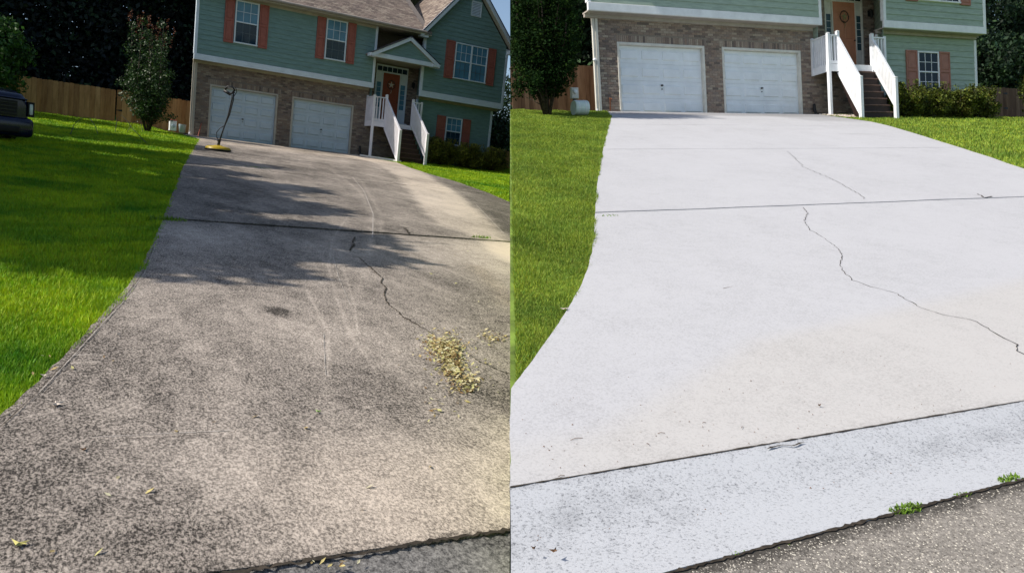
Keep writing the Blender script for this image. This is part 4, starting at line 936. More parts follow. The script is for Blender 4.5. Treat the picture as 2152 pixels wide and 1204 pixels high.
# ------------------------------------------------------------------ fences, plank by plank
def fence(side, p0, p1, zb0, zb1, zt0, zt1, label, w=.17, cat='fence', hinges=(), latch=None):
    P = PAL[side]; a, b = Vector((*p0, 0)), Vector((*p1, 0)); L_ = (b - a).length; n = int(L_ / w); d = (b - a).normalized(); nn = Vector((-d.y, d.x, 0))
    if nn.y > 0: nn = -nn
    th = Thing('fence', label, cat, side, (*p0, zb0)); rr = random.Random(n)
    for i in range(n):
        t0, t1 = i / n, (i + 1) / n - .006 / L_; q0 = a + (b - a) * t0; q1 = a + (b - a) * t1
        if seam_val(side, np.array([q0.x, q0.y, zb0])) < .03 or seam_val(side, np.array([q1.x, q1.y, zb0])) < .03: continue
        zb = zb0 + (zb1 - zb0) * t0 - .25; zt = zt0 + (zt1 - zt0) * t0 + rr.uniform(-.015, .015); o = nn * rr.uniform(0, .008)
        mb = MB(); k = nn * .018; c_ = .02
        f = [q0 + o + k, q1 + o + k]; g = [q0 + o, q1 + o]
        e = (q1 - q0)
        mb.add([(*f[0].xy, zb), (*f[1].xy, zb), (*g[1].xy, zb), (*g[0].xy, zb), (*f[0].xy, zt - c_), (*f[1].xy, zt - c_), (*g[1].xy, zt - c_), (*g[0].xy, zt - c_),
                (*(f[0] + e * .15).xy, zt), (*(f[1] - e * .15).xy, zt), (*(g[1] - e * .15).xy, zt), (*(g[0] + e * .15).xy, zt)],
               [(0, 1, 5, 4), (1, 2, 6, 5), (2, 3, 7, 6), (3, 0, 4, 7), (4, 5, 9, 8), (5, 6, 10, 9), (6, 7, 11, 10), (7, 4, 8, 11), (8, 9, 10, 11), (3, 2, 1, 0)], rr.random())
        th.part('plank', mb, P['fence'])
    for fz in (.2, .8):
        mb = MB(); za = zb0 + (zt0 - zb0) * fz; zc = zb1 + (zt1 - zb1) * fz; mb.beam((*(a - nn * .03).xy, za), (*(b - nn * .03).xy, zc), .04, .09, .3); th.part('rail', mb, P['fence'])
    for (t, z) in hinges:
        q = a + (b - a) * t + nn * .028; mb = MB(); mb.add([(q - d * .14).to_tuple()[:2] + (z - .012,), (q - d * .14).to_tuple()[:2] + (z + .012,), (q + d * .1).to_tuple()[:2] + (z + .045,), (q + d * .1).to_tuple()[:2] + (z - .045,),
             (q - d * .14 - nn * .01).to_tuple()[:2] + (z - .012,), (q - d * .14 - nn * .01).to_tuple()[:2] + (z + .012,), (q + d * .1 - nn * .01).to_tuple()[:2] + (z + .045,), (q + d * .1 - nn * .01).to_tuple()[:2] + (z - .045,)],
             [(0, 1, 2, 3), (7, 6, 5, 4), (0, 4, 5, 1), (1, 5, 6, 2), (2, 6, 7, 3), (3, 7, 4, 0)])
        th.part('strap_hinge', mb, P['dark'])
    if latch:
        t, z = latch; q = a + (b - a) * t + nn * .03; mb = MB(); mb.box(q.x - .05, q.x + .05, q.y - .02, q.y + .01, z - .05, z + .05); mb.box(q.x - .015, q.x + .015, q.y - .04, q.y - .0, z - .1, z - .04); th.part('latch', mb, P['dark'])
    return th
fence('L', (-9.6, 2.6), (-2.75, 2.1), .33, .24, 1.66, 1.55, 'tall brown plank fence along the back of the dim lawn', .19)
fence('L', (-2.70, 2.1), (1.2, 2.0), .24, .1, 1.55, 1.50, 'plank gate section with black strap hinges, behind the reddish-tipped myrtle', .19, 'gate', hinges=((.03, 1.34), (.03, .72)))
fence('L', (14.6, 2.0), (20, 2.2), .1, .1, 1.18, 1.2, 'short run of shaded plank fence right of the teal house', .19)
fence('R', (-6, 3), (2.6, 3), .5, .6, 2.18, 2.22, 'brown plank fence behind the dark myrtle, left of the sage house', .15)
fence('R', (15.2, .5), (20.5, .7), .1, .1, 1.33, 1.34, 'tan plank gate with black hinges right of the sage house', .19, 'gate', hinges=((.55, 1.12), (.55, .55)), latch=(.33, .75))

# ------------------------------------------------------------------ lawn grass, blade by blade
def blades(side, n, ymin, ymax, xmin, xmax, hgt, wid, sel, dref=5.0, pw=1.7, lean=.6):
    X = []; got = 0
    c = CAMH[side]
    while got < n:
        x = rng.uniform(xmin, xmax, 400000); y = rng.uniform(ymin, ymax, 400000)
        dist = np.hypot(x - c[0], y - c[1]); k = rng.random(400000) < np.clip((dref / np.maximum(dist, dref * .6)) ** pw, 0, 1)
        k &= sel(x, y); P_ = np.stack([x, y, gz(side, x, y)], 1); k &= seam_val(side, P_) > .03
        # only where the picture or its surroundings can see it
        R, t = POSE[side]; C = P_ @ R.T + t; u = C[:, 0] / np.maximum(C[:, 2], .1); k &= (C[:, 2] > .3) & (np.abs(u) < .95) & (C[:, 1] / np.maximum(C[:, 2], .1) < .5)
        X.append(P_[k]); got += k.sum()
    P_ = np.concatenate(X)[:n]; n = len(P_)
    dist = np.hypot(P_[:, 0] - c[0], P_[:, 1] - c[1]); sc = np.clip(dist / dref, .7, 6) ** .75
    patch = .75 + .35 * vnoise(P_[:, 0], P_[:, 1], 2.1, 31) + .25 * vnoise(P_[:, 0], P_[:, 1], 7, 33)
    h = hgt * rng.uniform(.5, 1.3, n) * np.clip(patch, .45, 1.4) * np.clip(sc, .8, 1.5); w = wid * rng.uniform(.6, 1.3, n) * sc
    a = rng.uniform(0, 2 * pi, n); L_ = rng.uniform(.1, lean, n) * h; b = a + rng.uniform(-1, 1, n) + pi / 2
    base = P_.copy(); base[:, 2] -= .045
    dx = np.stack([np.cos(a), np.sin(a), 0 * a], 1) * w[:, None]; ln = np.stack([np.cos(b) * L_, np.sin(b) * L_, h], 1)
    mid = base + ln * .55 * np.array([.6, .6, 1.0]); tip = base + ln
    V = np.stack([base - dx, base + dx, mid + dx * .7, tip, mid - dx * .7], 1).reshape(-1, 3)
    idx = np.arange(n)[:, None] * 5; Fq = idx + np.array([[0, 1, 2, 4]]); Ft = idx + np.array([[4, 2, 3]])
    me = bpy.data.meshes.new('grass'); me.vertices.add(len(V)); me.vertices.foreach_set('co', V.astype(np.float32).ravel())
    li = np.concatenate([Fq.ravel(), Ft.ravel()]).astype(np.int32); me.loops.add(len(li)); me.loops.foreach_set('vertex_index', li)
    me.polygons.add(2 * n); me.polygons.foreach_set('loop_start', np.concatenate([np.arange(n) * 4, 4 * n + np.arange(n) * 3]).astype(np.int32)); me.update(calc_edges=True)
    r = np.clip(.5 + .28 * vnoise(P_[:, 0], P_[:, 1], 3.3, 41) + rng.normal(0, .22, n), 0, .999); rnd_attr(me, 2 * n, np.concatenate([r, r])); me.materials.append(M_grass[side]); return me
def lawn_sel(side, side_of):
    def f(x, y):
        j = (.035 * vnoise(x, y, 11, 51) + rng.uniform(-.02, .05, len(x))) * (1 if side == 'L' else .55)
        el = interp(EDGE_L[side], y); er = interp(EDGE_R[side], y)
        ok = (x < el + j * (1.0 if side == 'L' else .6)) if side_of == 'l' else (x > er - j)
        hs = (y > -.15) & (x > 0) & (x < XR[side] + .2); return ok & ~hs
    return f
stuff('grass', blades('L', 480000, -33.6, 2.6, -13, .2, .055, .0038, lawn_sel('L', 'l')), 'L', 'thick green lawn grass left of the grimy driveway, half in tree shade', 'lawn')
stuff('grass', blades('L', 60000, -18, 3, 4.5, 18, .06, .0045, lawn_sel('L', 'r'), 5, .8), 'L', 'green lawn grass below the hedge of the teal house', 'lawn')
stuff('grass', blades('R', 330000, -19.1, 4, -13, .6, .05, .0035, lawn_sel('R', 'l'), 4.2, 1.6), 'R', 'even green lawn grass left of the clean driveway', 'lawn')
stuff('grass', blades('R', 110000, -18, 2, 0, 24, .06, .0045, lawn_sel('R', 'r'), 5, .8), 'R', 'green lawn grass curving along the right of the clean driveway', 'lawn')

def weed(side, px, py, r, h, n, label, name='weed'):
    c = gp(side, px, py); rr = np.random.default_rng(int(px + py)); mb = MB()
    for i in range(n):
        a = rr.uniform(0, 2 * pi); q = rr.uniform(0, 1) ** .6; bx = c[0] + cos(a) * r * q; by = c[1] + sin(a) * r * q * .35; b = rr.uniform(0, 2 * pi); l = h * rr.uniform(.5, 1.2); w = .0035 * (1 + r * 3)
        z0 = float(gz(side, bx, by)) - .01; dx, dy = cos(b) * w, sin(b) * w; ox, oy = cos(b + 1.5) * l * .5, sin(b + 1.5) * l * .5
        mb.add([(bx - dx, by - dy, z0), (bx + dx, by + dy, z0), (bx + dx * .8 + ox * .5, by + dy * .8 + oy * .5, z0 + l * .6), (bx + ox, by + oy, z0 + l * .85), (bx - dx * .8 + ox * .5, by - dy * .8 + oy * .5, z0 + l * .6)], [(0, 1, 2, 4), (4, 2, 3)])
    single(name, mb, M_weed, side, label, 'weed')
weed('R', 1905, 1068, .075, .023, 170, 'largest bright green weed tuft in the gap between gutter and road')
weed('R', 2022, 1038, .04, .017, 60, 'small weed tuft between gutter and road, middle of the three right-hand tufts')
weed('R', 2122, 1006, .06, .022, 110, 'weed tuft between gutter and road at the right edge of the picture')
weed('R', 1548, 1160, .03, .012, 40, 'flat sparse weed in the road edge, leftmost of the tufts by the gutter')
weed('R', 1278, 453, .12, .02, 60, 'yellowish moss clump at the left end of the driveway joint')
weed('R', 1640, 1142, .06, .01, 50, 'thin mossy weed along the road edge left of the big tuft')
weed('L', 355, 463, .22, .07, 120, 'low weeds growing at the left end of the wide driveway joint')
weed('L', 1010, 500, .18, .06, 80, 'small weed clump in the driveway joint at the far right of the grimy slab')
weed('L', 540, 352, .35, .03, 120, 'faint flat green weed patch on the shaded slab near the garages')

# ------------------------------------------------------------------ fallen leaves and grit
def leaf_pile(side, spots, label):
    mb = MB(); rr = random.Random(3)
    for (px, py, sx, sy, n, hh) in spots:
        for i in range(n):
            q = gp(side, px + rr.gauss(0, sx), py + rr.gauss(0, sy)); l = rr.uniform(.009, .022); w = l * rr.uniform(.3, .55); a = rr.uniform(0, 2 * pi); t = rr.uniform(-.5, .5); t2 = rr.uniform(-.5, .5)
            z = q[2] + .006 + rr.random() * hh; ax, ay = cos(a) * l, sin(a) * l; bx, by = -sin(a) * w, cos(a) * w
            mb.add([(q[0] - ax, q[1] - ay, z - t * l), (q[0] + bx, q[1] + by, z + t2 * w + .002), (q[0] + ax, q[1] + ay, z + t * l), (q[0] - bx, q[1] - by, z - t2 * w)], [(0, 1, 2, 3)], rr.random())
    a = np.array(mb.v); me = bpy.data.meshes.new('leaf_litter'); me.from_pydata(mb.v, [], mb.f); rnd_attr(me, len(mb.f), np.array(mb.r)); me.materials.append(M_strawdry); stuff('leaf_litter', me, side, label, 'dry leaves')
leaf_pile('L', [(938, 738, 17, 13, 900, .03), (915, 722, 18, 8, 200, .015), (952, 772, 14, 14, 420, .02), (975, 808, 17, 12, 200, .01), (1036, 712, 16, 7, 110, .012), (950, 760, 45, 40, 100, .004), (925, 850, 30, 25, 25, .003)], 'heap of yellow and brown dry leaves on the grimy driveway')
leaf_pile('L', [(1000, 560, 60, 60, 8, .002), (300, 900, 200, 160, 10, .002), (150, 770, 40, 14, 7, .002), (705, 1188, 34, 4, 9, .002), (700, 1000, 200, 100, 8, .002)], 'scattered leaf bits on the near part of the grimy driveway')
def leaf_thing(side, px, py, l, col, label, lobes=5, rot=0.):
    q = gp(side, px, py); mb = MB(); z = q[2] + .006; vs = [(q[0], q[1], z + .008)]; n = lobes * 2
    for i in range(n):
        a = 2 * pi * i / n + rot; r = l * (1 if i % 2 == 0 else .34) * (1.25 if i == 0 else 1); vs.append((q[0] + cos(a) * r, q[1] + sin(a) * r, z + (.010 if i % 2 == 0 else 0)))
    mb.add(vs, [(0, 1 + i, 1 + (i + 1) % n) for i in range(n)]); mb.tube([(q[0], q[1], z + .006), (q[0] - cos(rot) * l * 1.2, q[1] - sin(rot) * l * 1.2, z + .012)], .0012, 4)
    single('fallen_leaf', mb, col, side, label, 'leaf')
M_pale = mat('bleached_leaf', (.62, .54, .46), .8, .2, 20); M_yel = mat('yellow_leaf', (.55, .5, .16), .7, .2, 20); M_brn = mat('brown_leaf', (.16, .09, .05), .8, .2, 20); M_grn = mat('green_leaf', (.25, .42, .1), .6, .2, 20)
leaf_thing('L', 118, 852, .033, M_pale, 'pale star-shaped dry leaf near the left driveway edge', 5, .4)
leaf_thing('L', 40, 1147, .03, M_yel, 'yellow-green curled leaf at the lower left of the grimy driveway', 3, 2.2)
leaf_thing('L', 176, 948, .018, M_brn, 'small brown curled leaf left of centre on the grimy driveway', 3, 1.0)
leaf_thing('L', 94, 792, .018, M_pale, 'small white leaf scrap at the lawn edge of the grimy driveway', 3, 3.0)
leaf_thing('L', 247, 705, .016, M_pale, 'tiny pale leaf scrap high on the left of the grimy driveway', 3, .2)
leaf_thing('L', 668, 868, .016, M_grn, 'tiny green leaf scrap in the middle of the grimy driveway', 3, 2.0)
leaf_thing('R', 1165, 1163, .016, M_brn, 'brown curled leaf at the lower left of the gutter', 3, .8)
leaf_thing('R', 1122, 1158, .008, M_brn, 'tiny brown leaf scrap left of the larger one in the gutter', 3, .3)
leaf_thing('R', 1187, 652, .03, M_pale, 'pale leaf scrap at the lawn edge of the clean driveway', 3, .3)
leaf_thing('R', 1722, 856, .009, M_brn, 'dark leaf fragment on the clean driveway above the gutter', 3, 1.3)
# grit and twigs on the clean slab and gutter
gm = MB(); rr = random.Random(9)
for i in range(300):
    px = rr.uniform(1085, 2150); py = rr.uniform(740, 1180) if rr.random() < .7 else rr.gauss(900, 60)
    q = gp('R', px, py)
    if q[1] < -19.70 + .042 * (q[0] + 8.82): continue
    s_ = rr.uniform(.0012, .0032) * (1.5 if rr.random() < .08 else 1); z = q[2] + (0.002 if q[1] > -19.22 else -.03)
    gm.add([(q[0] - s_, q[1], z), (q[0], q[1] - s_ * 1.3, z), (q[0] + s_, q[1], z), (q[0], q[1] + s_, z), (q[0], q[1], z + s_)], [(0, 1, 4), (1, 2, 4), (2, 3, 4), (3, 0, 4)])
for px, py, l, a in ((1212, 924, .028, .1), (1390, 912, .015, -.3), (1180, 1002, .014, .2), (1560, 900, .014, .6), (1480, 890, .008, -.2), (1362, 935, .012, 1.5), (1530, 606, .05, .2)):
    q = gp('R', px, py); z = q[2] + .004; gm.tube([(q[0] - l * cos(a), q[1] - l * sin(a), z), (q[0], q[1] + l * .2, z + .003), (q[0] + l * cos(a), q[1] + l * sin(a), z)], .0011, 4)
me = bpy.data.meshes.new('grit'); me.from_pydata(gm.v, [], gm.f); me.materials.append(M_brn); stuff('grit', me, 'R', 'dark grit and thin twigs scattered on the clean concrete', 'grit')
# pebbles bedded in the asphalt
def pebbles(side, n, pxr, pyr, cond, zoff, smin, smax, label, cols):
    V = []; Fc = []; R_ = []; rr = np.random.default_rng(5); k = 0
    m_ = mat('aggregate_' + side, (1, 1, 1), .8, .1, 40, rnd=cols)
    while k < n:
        q = gp(side, rr.uniform(*pxr), rr.uniform(*pyr))
        if not cond(q): continue
        s_ = rr.uniform(smin, smax); a0 = rr.uniform(0, 6); z = q[2] + zoff; o = len(V)
        for i in range(5): a = a0 + i * 1.257; r_ = s_ * rr.uniform(.7, 1.2); V.append((q[0] + cos(a) * r_, q[1] + sin(a) * r_, z))
        V.append((q[0], q[1], z + s_ * .45)); Fc += [(o + i, o + (i + 1) % 5, o + 5) for i in range(5)]; R_ += [rr.random()] * 5; k += 1
    me = bpy.data.meshes.new('aggregate'); me.from_pydata(V, [], Fc); rnd_attr(me, len(Fc), np.array(R_)); me.materials.append(m_); stuff('aggregate', me, side, label, 'gravel')
pebbles('R', 9000, (1380, 2200), (985, 1260), lambda q: q[1] < -19.735 + .042 * (q[0] + 8.82), -.004, .0016, .0055, 'pale and dark stones bedded in the worn road surface', [(.5, .46, .4), (.3, .28, .25), (.1, .09, .08), (.62, .58, .5), (.2, .18, .16)])
pebbles('L', 2500, (540, 1072), (1110, 1260), lambda q: q[1] < -33.81, -.035, .0015, .004, 'pale stones showing in the dark gutter below the grimy driveway', [(.35, .33, .31), (.2, .19, .18), (.06, .06, .06), (.45, .43, .4)])
# pale gravel by the posts
gm = MB(); rr = random.Random(19)
for i in range(420):
    x = rr.uniform(7.9, 9.3); y = rr.uniform(-1.5, -.1); s_ = rr.uniform(.02, .05); z = float(gz('R', x, y)); gm.add([(x - s_, y, z), (x, y - s_, z), (x + s_, y, z), (x, y + s_, z), (x, y, z + s_ * .8)], [(0, 1, 4), (1, 2, 4), (2, 3, 4), (3, 0, 4)], rr.random())
me = bpy.data.meshes.new('gravel'); me.from_pydata(gm.v, [], gm.f); rnd_attr(me, len(gm.f), np.array(gm.r)); me.materials.append(mat('pale_gravel', (1, 1, 1), .9, .1, 20, rnd=[(.5, .42, .36), (.62, .56, .5), (.38, .32, .28)])); stuff('gravel', me, 'R', 'pale gravel under the entry landing beside the clean driveway', 'gravel')
mb = MB(); a = gp('L', 768, 331); mb.hexa([(6.9, -1.2, -.08), (8.2, -2.9, -.16), (8.3, -2.3, -.1), (7.4, -.3, -.05)], [(6.9, -1.2, .03), (8.2, -2.9, -.07), (8.3, -2.3, -.04), (7.4, -.3, .04)])
o = build('landing_pad', mb.v, mb.f, mb.r, PAL['R']['cream'], 'L'); o['kind'] = 'structure'

# ------------------------------------------------------------------ small things by the houses
def wreath(side):
    d = DIM[side]; cx = (d['DX'][0] + d['DX'][1]) / 2; cz = d['DZ'] - .52; y = d['yd'] - .06
    th = Thing('door_wreath', 'star-shaped twig wreath hanging on the orange front door of the %s house' % ('teal' if side == 'L' else 'sage'), 'wreath', side, (cx, y, cz))
    mb = MB(); rr = random.Random(2)
    for k in range(3):
        mb.tube([(cx + cos(a) * (.19 + rr.uniform(-.02, .02)), y, cz + sin(a) * (.2 + rr.uniform(-.02, .02))) for a in np.linspace(0, 2 * pi, 15)], .012, 5)
    th.part('twig_ring', mb, M_bark); mb = MB()
    pts = []
    for i in range(10): a = pi / 2 + i * pi / 5; r_ = .17 if i % 2 == 0 else .065; pts.append((cx + cos(a) * r_, cz + sin(a) * r_))
    vs = [(cx, y - .035, cz)] + [(p[0], y - .01, p[1]) for p in pts]; mb.add(vs, [(0, 1 + i, 1 + (i + 1) % 10) for i in range(10)]); mb.tube([(cx, y, cz - .18), (cx + .03, y, cz - .3), (cx - .02, y, cz - .4)], .01, 5)
    th.part('star', mb, M_pale if side == 'L' else mat('straw_star', (.32, .27, .13), .8, .2, 20))
def lantern(side):
    d = DIM[side]; x = d['DSX'] + .22 if side == 'L' else d['DSX'] - .0 + .14; y = d['yd'] - .02; z = d['DZ'] - .35; P = PAL[side]
    x = (d['DSX'] + d['rx']) / 2
    th = Thing('wall_lantern', 'black wall lantern on the brick right of the front door of the %s house' % ('teal' if side == 'L' else 'sage'), 'lantern', side, (x, y, z))
    mb = MB(); mb.box(x - .05, x + .05, y - .015, y, z - .1, z + .12); mb.tube([(x, y - .01, z + .08), (x, y - .1, z + .14), (x, y - .14, z + .1)], .01, 6); th.part('bracket', mb, P['dark'])
    mb = MB(); mb.lathe([(.0, .08), (.075, .02), (.07, 0), (.045, -.2), (0, -.24)], (x, y - .14, z + .04), 6); th.part('lamp_body', mb, P['dark'])
for s in 'LR': wreath(s); lantern(s)
# downspouts at the left corners
for s, nm in (('L', 'teal'), ('R', 'sage')):
    P = PAL[s]; x = -.085; th = Thing('downspout', 'white downspout at the left corner of the %s house' % nm, 'downspout', s, (x, .02, 0))
    mb = MB(); mb.box(x - .035, x + .035, -.02, .05, .12, DIM[s]['zb'] - .1); th.part('pipe', mb, P['cream'])
    mb = MB(); mb.tube([(x, .015, .16), (x - .02, -.02, .06), (x - .12, -.12, .0)], .045, 8); th.part('elbow', mb, P['rail'])
    mb = MB(); mb.tube([(x - .1, -.1, .03), (x - .5, -.35, -.02), (x - .9, -.45, -.06)], .05, 8); th.part('drain_hose', mb, P['dark'])
# black corrugated drain outlets right of the second garage doors
for s, nm in (('L', 'teal'), ('R', 'sage')):
    x = DIM[s]['D2'][1] + .42; mb = MB(); pts = [(x, -.09, .42), (x, -.1, .2), (x + .02, -.16, .08), (x + .08, -.34, .0)]
    mb.tube(pts, [.05, .055, .055, .06], 10); single('drain_pipe', mb, PAL[s]['dark'], s, 'short black corrugated drain pipe against the brick right of the %s house garages' % nm, 'pipe')
# bits beside the left corner of the teal house
q = np.array([-.62, .9, 0]); z = .12
th = Thing('utility_box', 'white utility box with a round meter beside the left corner of the teal house', 'utility box', 'L', (q[0], q[1], z))
mb = MB(); mb.bevel_box(-.78, -.5, .8, 1.0, z, z + .42, .02); th.part('cabinet', mb, PAL['R']['rail']); mb = MB(); mb.lathe([(0, -.06), (.07, -.05), (.08, 0)], (-.62, .8, z + .2), 14, axis='y'); th.part('meter', mb, PAL['L']['garage'])
mb = MB(); mb.hexa([(-.79, .79, z + .42), (-.49, .79, z + .42), (-.49, 1.01, z + .42), (-.79, 1.01, z + .42)], [(-.77, .82, z + .47), (-.51, .82, z + .47), (-.51, .99, z + .47), (-.77, .99, z + .47)]); th.part('lid', mb, PAL['L']['shutter'])
mb = MB(); mb.lathe([(0, 0), (.12, 0), (.15, .33), (.155, .34), (.14, .34), (.11, .03)], (-.30, .62, .08), 18); single('bucket', mb, PAL['L']['garage'], 'L', 'blue-grey bucket standing between the white utility box and the corner of the teal house', 'bucket', smooth=True)
mb = MB(); mb.tube([(.22, -.12, -.02), (.28, -.09, .3), (.33, -.05, .55)], .022, 8); single('wand', mb, PAL['L']['shutter'], 'L', 'orange wand leaning on the brick at the left corner of the teal house', 'wand')
# white drum and meter box on the right plot's lawn
x, y = -1.75, -2.15; z = float(gz('R', x, y)); th = Thing('drum', 'white drum lying on the lawn left of the sage house', 'drum', 'R', (x, y, z))
mb = MB(); R0 = .2; mb.lathe([(0, -.2), (R0 - .01, -.2), (R0, -.18), (R0, .18), (R0 - .01, .2), (0, .2)], (x, y, z + R0 - .0), 22, axis='x'); th.part('shell', mb, mat('drum_plastic', (.72, .82, .78), .35, .05, 5), smooth=False)
mb = MB(); [mb.lathe([(R0 + .004, h_ - .012), (R0 + .006, h_), (R0 + .004, h_ + .012)], (x, y, z + R0), 22, axis='x') for h_ in (-.1, .1)]; th.part('hoop', mb, PAL['R']['rail'])
th = Thing('meter_box', 'grey meter box on a post behind the white drum', 'meter box', 'R', (-1.62, -1.6, -.3))
mb = MB(); mb.bevel_box(-1.74, -1.52, -1.66, -1.56, .12, .42, .015); th.part('cabinet', mb, PAL['R']['cream']); mb = MB(); mb.lathe([(0, -.07), (.05, -.06), (.06, 0)], (-1.64, -1.66, .3), 14, axis='y'); th.part('meter', mb, PAL['R']['rail']); mb = MB(); mb.box(-1.66, -1.6, -1.6, -1.56, -.35, .12); th.part('post', mb, PAL['R']['dark'])
mb = MB(); mb.tube([(.33, -.05, .1), (.33, -.07, .42), (.33, -.05, .5)], .02, 8); mb.tube([(.33, -.02, .46), (.33, -.14, .46), (.33, -.17, .42)], .018, 8); single('garden_tap', mb, mat('rusty_iron', (.16, .06, .03), .8, .3, 20), 'R', 'rusty garden tap on the brick left of the sage house garages', 'tap')
mb = MB(); mb.lathe([(0, -.06), (.05, -.05), (.055, 0)], (-.11, -.02, 1.62), 12, axis='y'); single('floodlight', mb, PAL['R']['rail'], 'R', 'small white floodlight on the left corner of the sage house', 'light', smooth=True)
# loose wire loops on the lawn
hose = MB()
def hz(pts, lift):
    return [Vector((gp('L', a, b)[0], gp('L', a, b)[1], float(gp('L', a, b)[2]) + c)) for (a, b), c in zip(pts, lift)]
hose.tube(hz([(148, 284), (156, 275), (172, 270), (188, 271), (200, 278), (206, 284)], [0.02, .2, .35, .35, .18, .02]), .009, 6)
hose.tube(hz([(242, 278), (246, 266), (254, 262), (266, 270), (278, 282), (308, 303)], [.02, .3, .4, .3, .18, .02]), .009, 6)
hose.tube(hz([(266, 280), (280, 270), (294, 268), (300, 278)], [.02, .25, .3, .02]), .009, 6)
single('garden_hose', hose, PAL['L']['dark'], 'L', 'thin black hose lying in loose loops on the shaded lawn left of the teal house', 'hose')
# surface cleaner
c = gp('L', 458, 317); cx, cy, cz = c; th = Thing('surface_cleaner', 'yellow round surface cleaner with a tall black handle on the grimy driveway', 'surface cleaner', 'L', (cx, cy, cz))
M_yellow = mat('yellow_plastic', (.42, .30, .02), .4, .15, 8)
mb = MB(); mb.lathe([(0, .17), (.1, .17), (.14, .15), (.33, .12), (.37, .09), (.38, .045)], (cx, cy, cz), 32); th.part('deck', mb, M_yellow, smooth=True)
mb = MB(); mb.lathe([(.385, .05), (.40, .045), (.40, .012), (.375, .01)], (cx, cy, cz), 32); th.part('brush_skirt', mb, PAL['L']['dark'])
kx = POSE['L'][0].T @ np.array([1, 0, 0.]); kx = Vector((kx[0], kx[1], 0)).normalized()     # across the view
B0 = Vector((cx, cy, cz)); U = Vector((0, 0, 1))
def at_(a, b, c_=0): return B0 + kx * a + U * b + Vector((0, 1, 0)) * c_
mb = MB(); mb.tube([at_(.0, .17), at_(.03, .32)], .045, 10); mb.tube([at_(-.03, .3, -.05), at_(.06, .36, .05)], .03, 8); th.part('swivel', mb, PAL['L']['dark'])
mb = MB(); mb.tube([at_(.0, .2, -.03), at_(.1, .6, -.03), at_(.24, 1.1, -.03), at_(.33, 1.62, -.03), at_(.31, 1.75, -.03)], .022, 8); mb.tube([at_(.03, .25, .05), at_(.14, .7, .05), at_(.3, 1.15, .05), at_(.39, 1.6, .05), at_(.38, 1.8, .05)], .02, 8); th.part('handle', mb, PAL['L']['dark'], smooth=True)
mb = MB(); mb.tube([at_(.05, .3), at_(-.06, .4), at_(-.08, .55), at_(.02, .7), at_(.14, .78)], .013, 6); mb.tube([at_(.38, 1.7), at_(.47, 1.86), at_(.43, 1.98), at_(.36, 1.95)], .013, 6); th.part('pressure_hose', mb, PAL['L']['dark'], smooth=True)
mb = MB(); mb.beam(at_(.07, 1.86), at_(.29, 1.76), .05, .09); mb.tube([at_(.1, 1.88), at_(.17, 1.99), at_(.34, 1.99), at_(.4, 1.9), at_(.3, 1.78)], .03, 8); mb.tube([at_(.24, 1.78), at_(.4, 1.84)], .03, 8); th.part('trigger_grip', mb, PAL['L']['dark'], smooth=True)

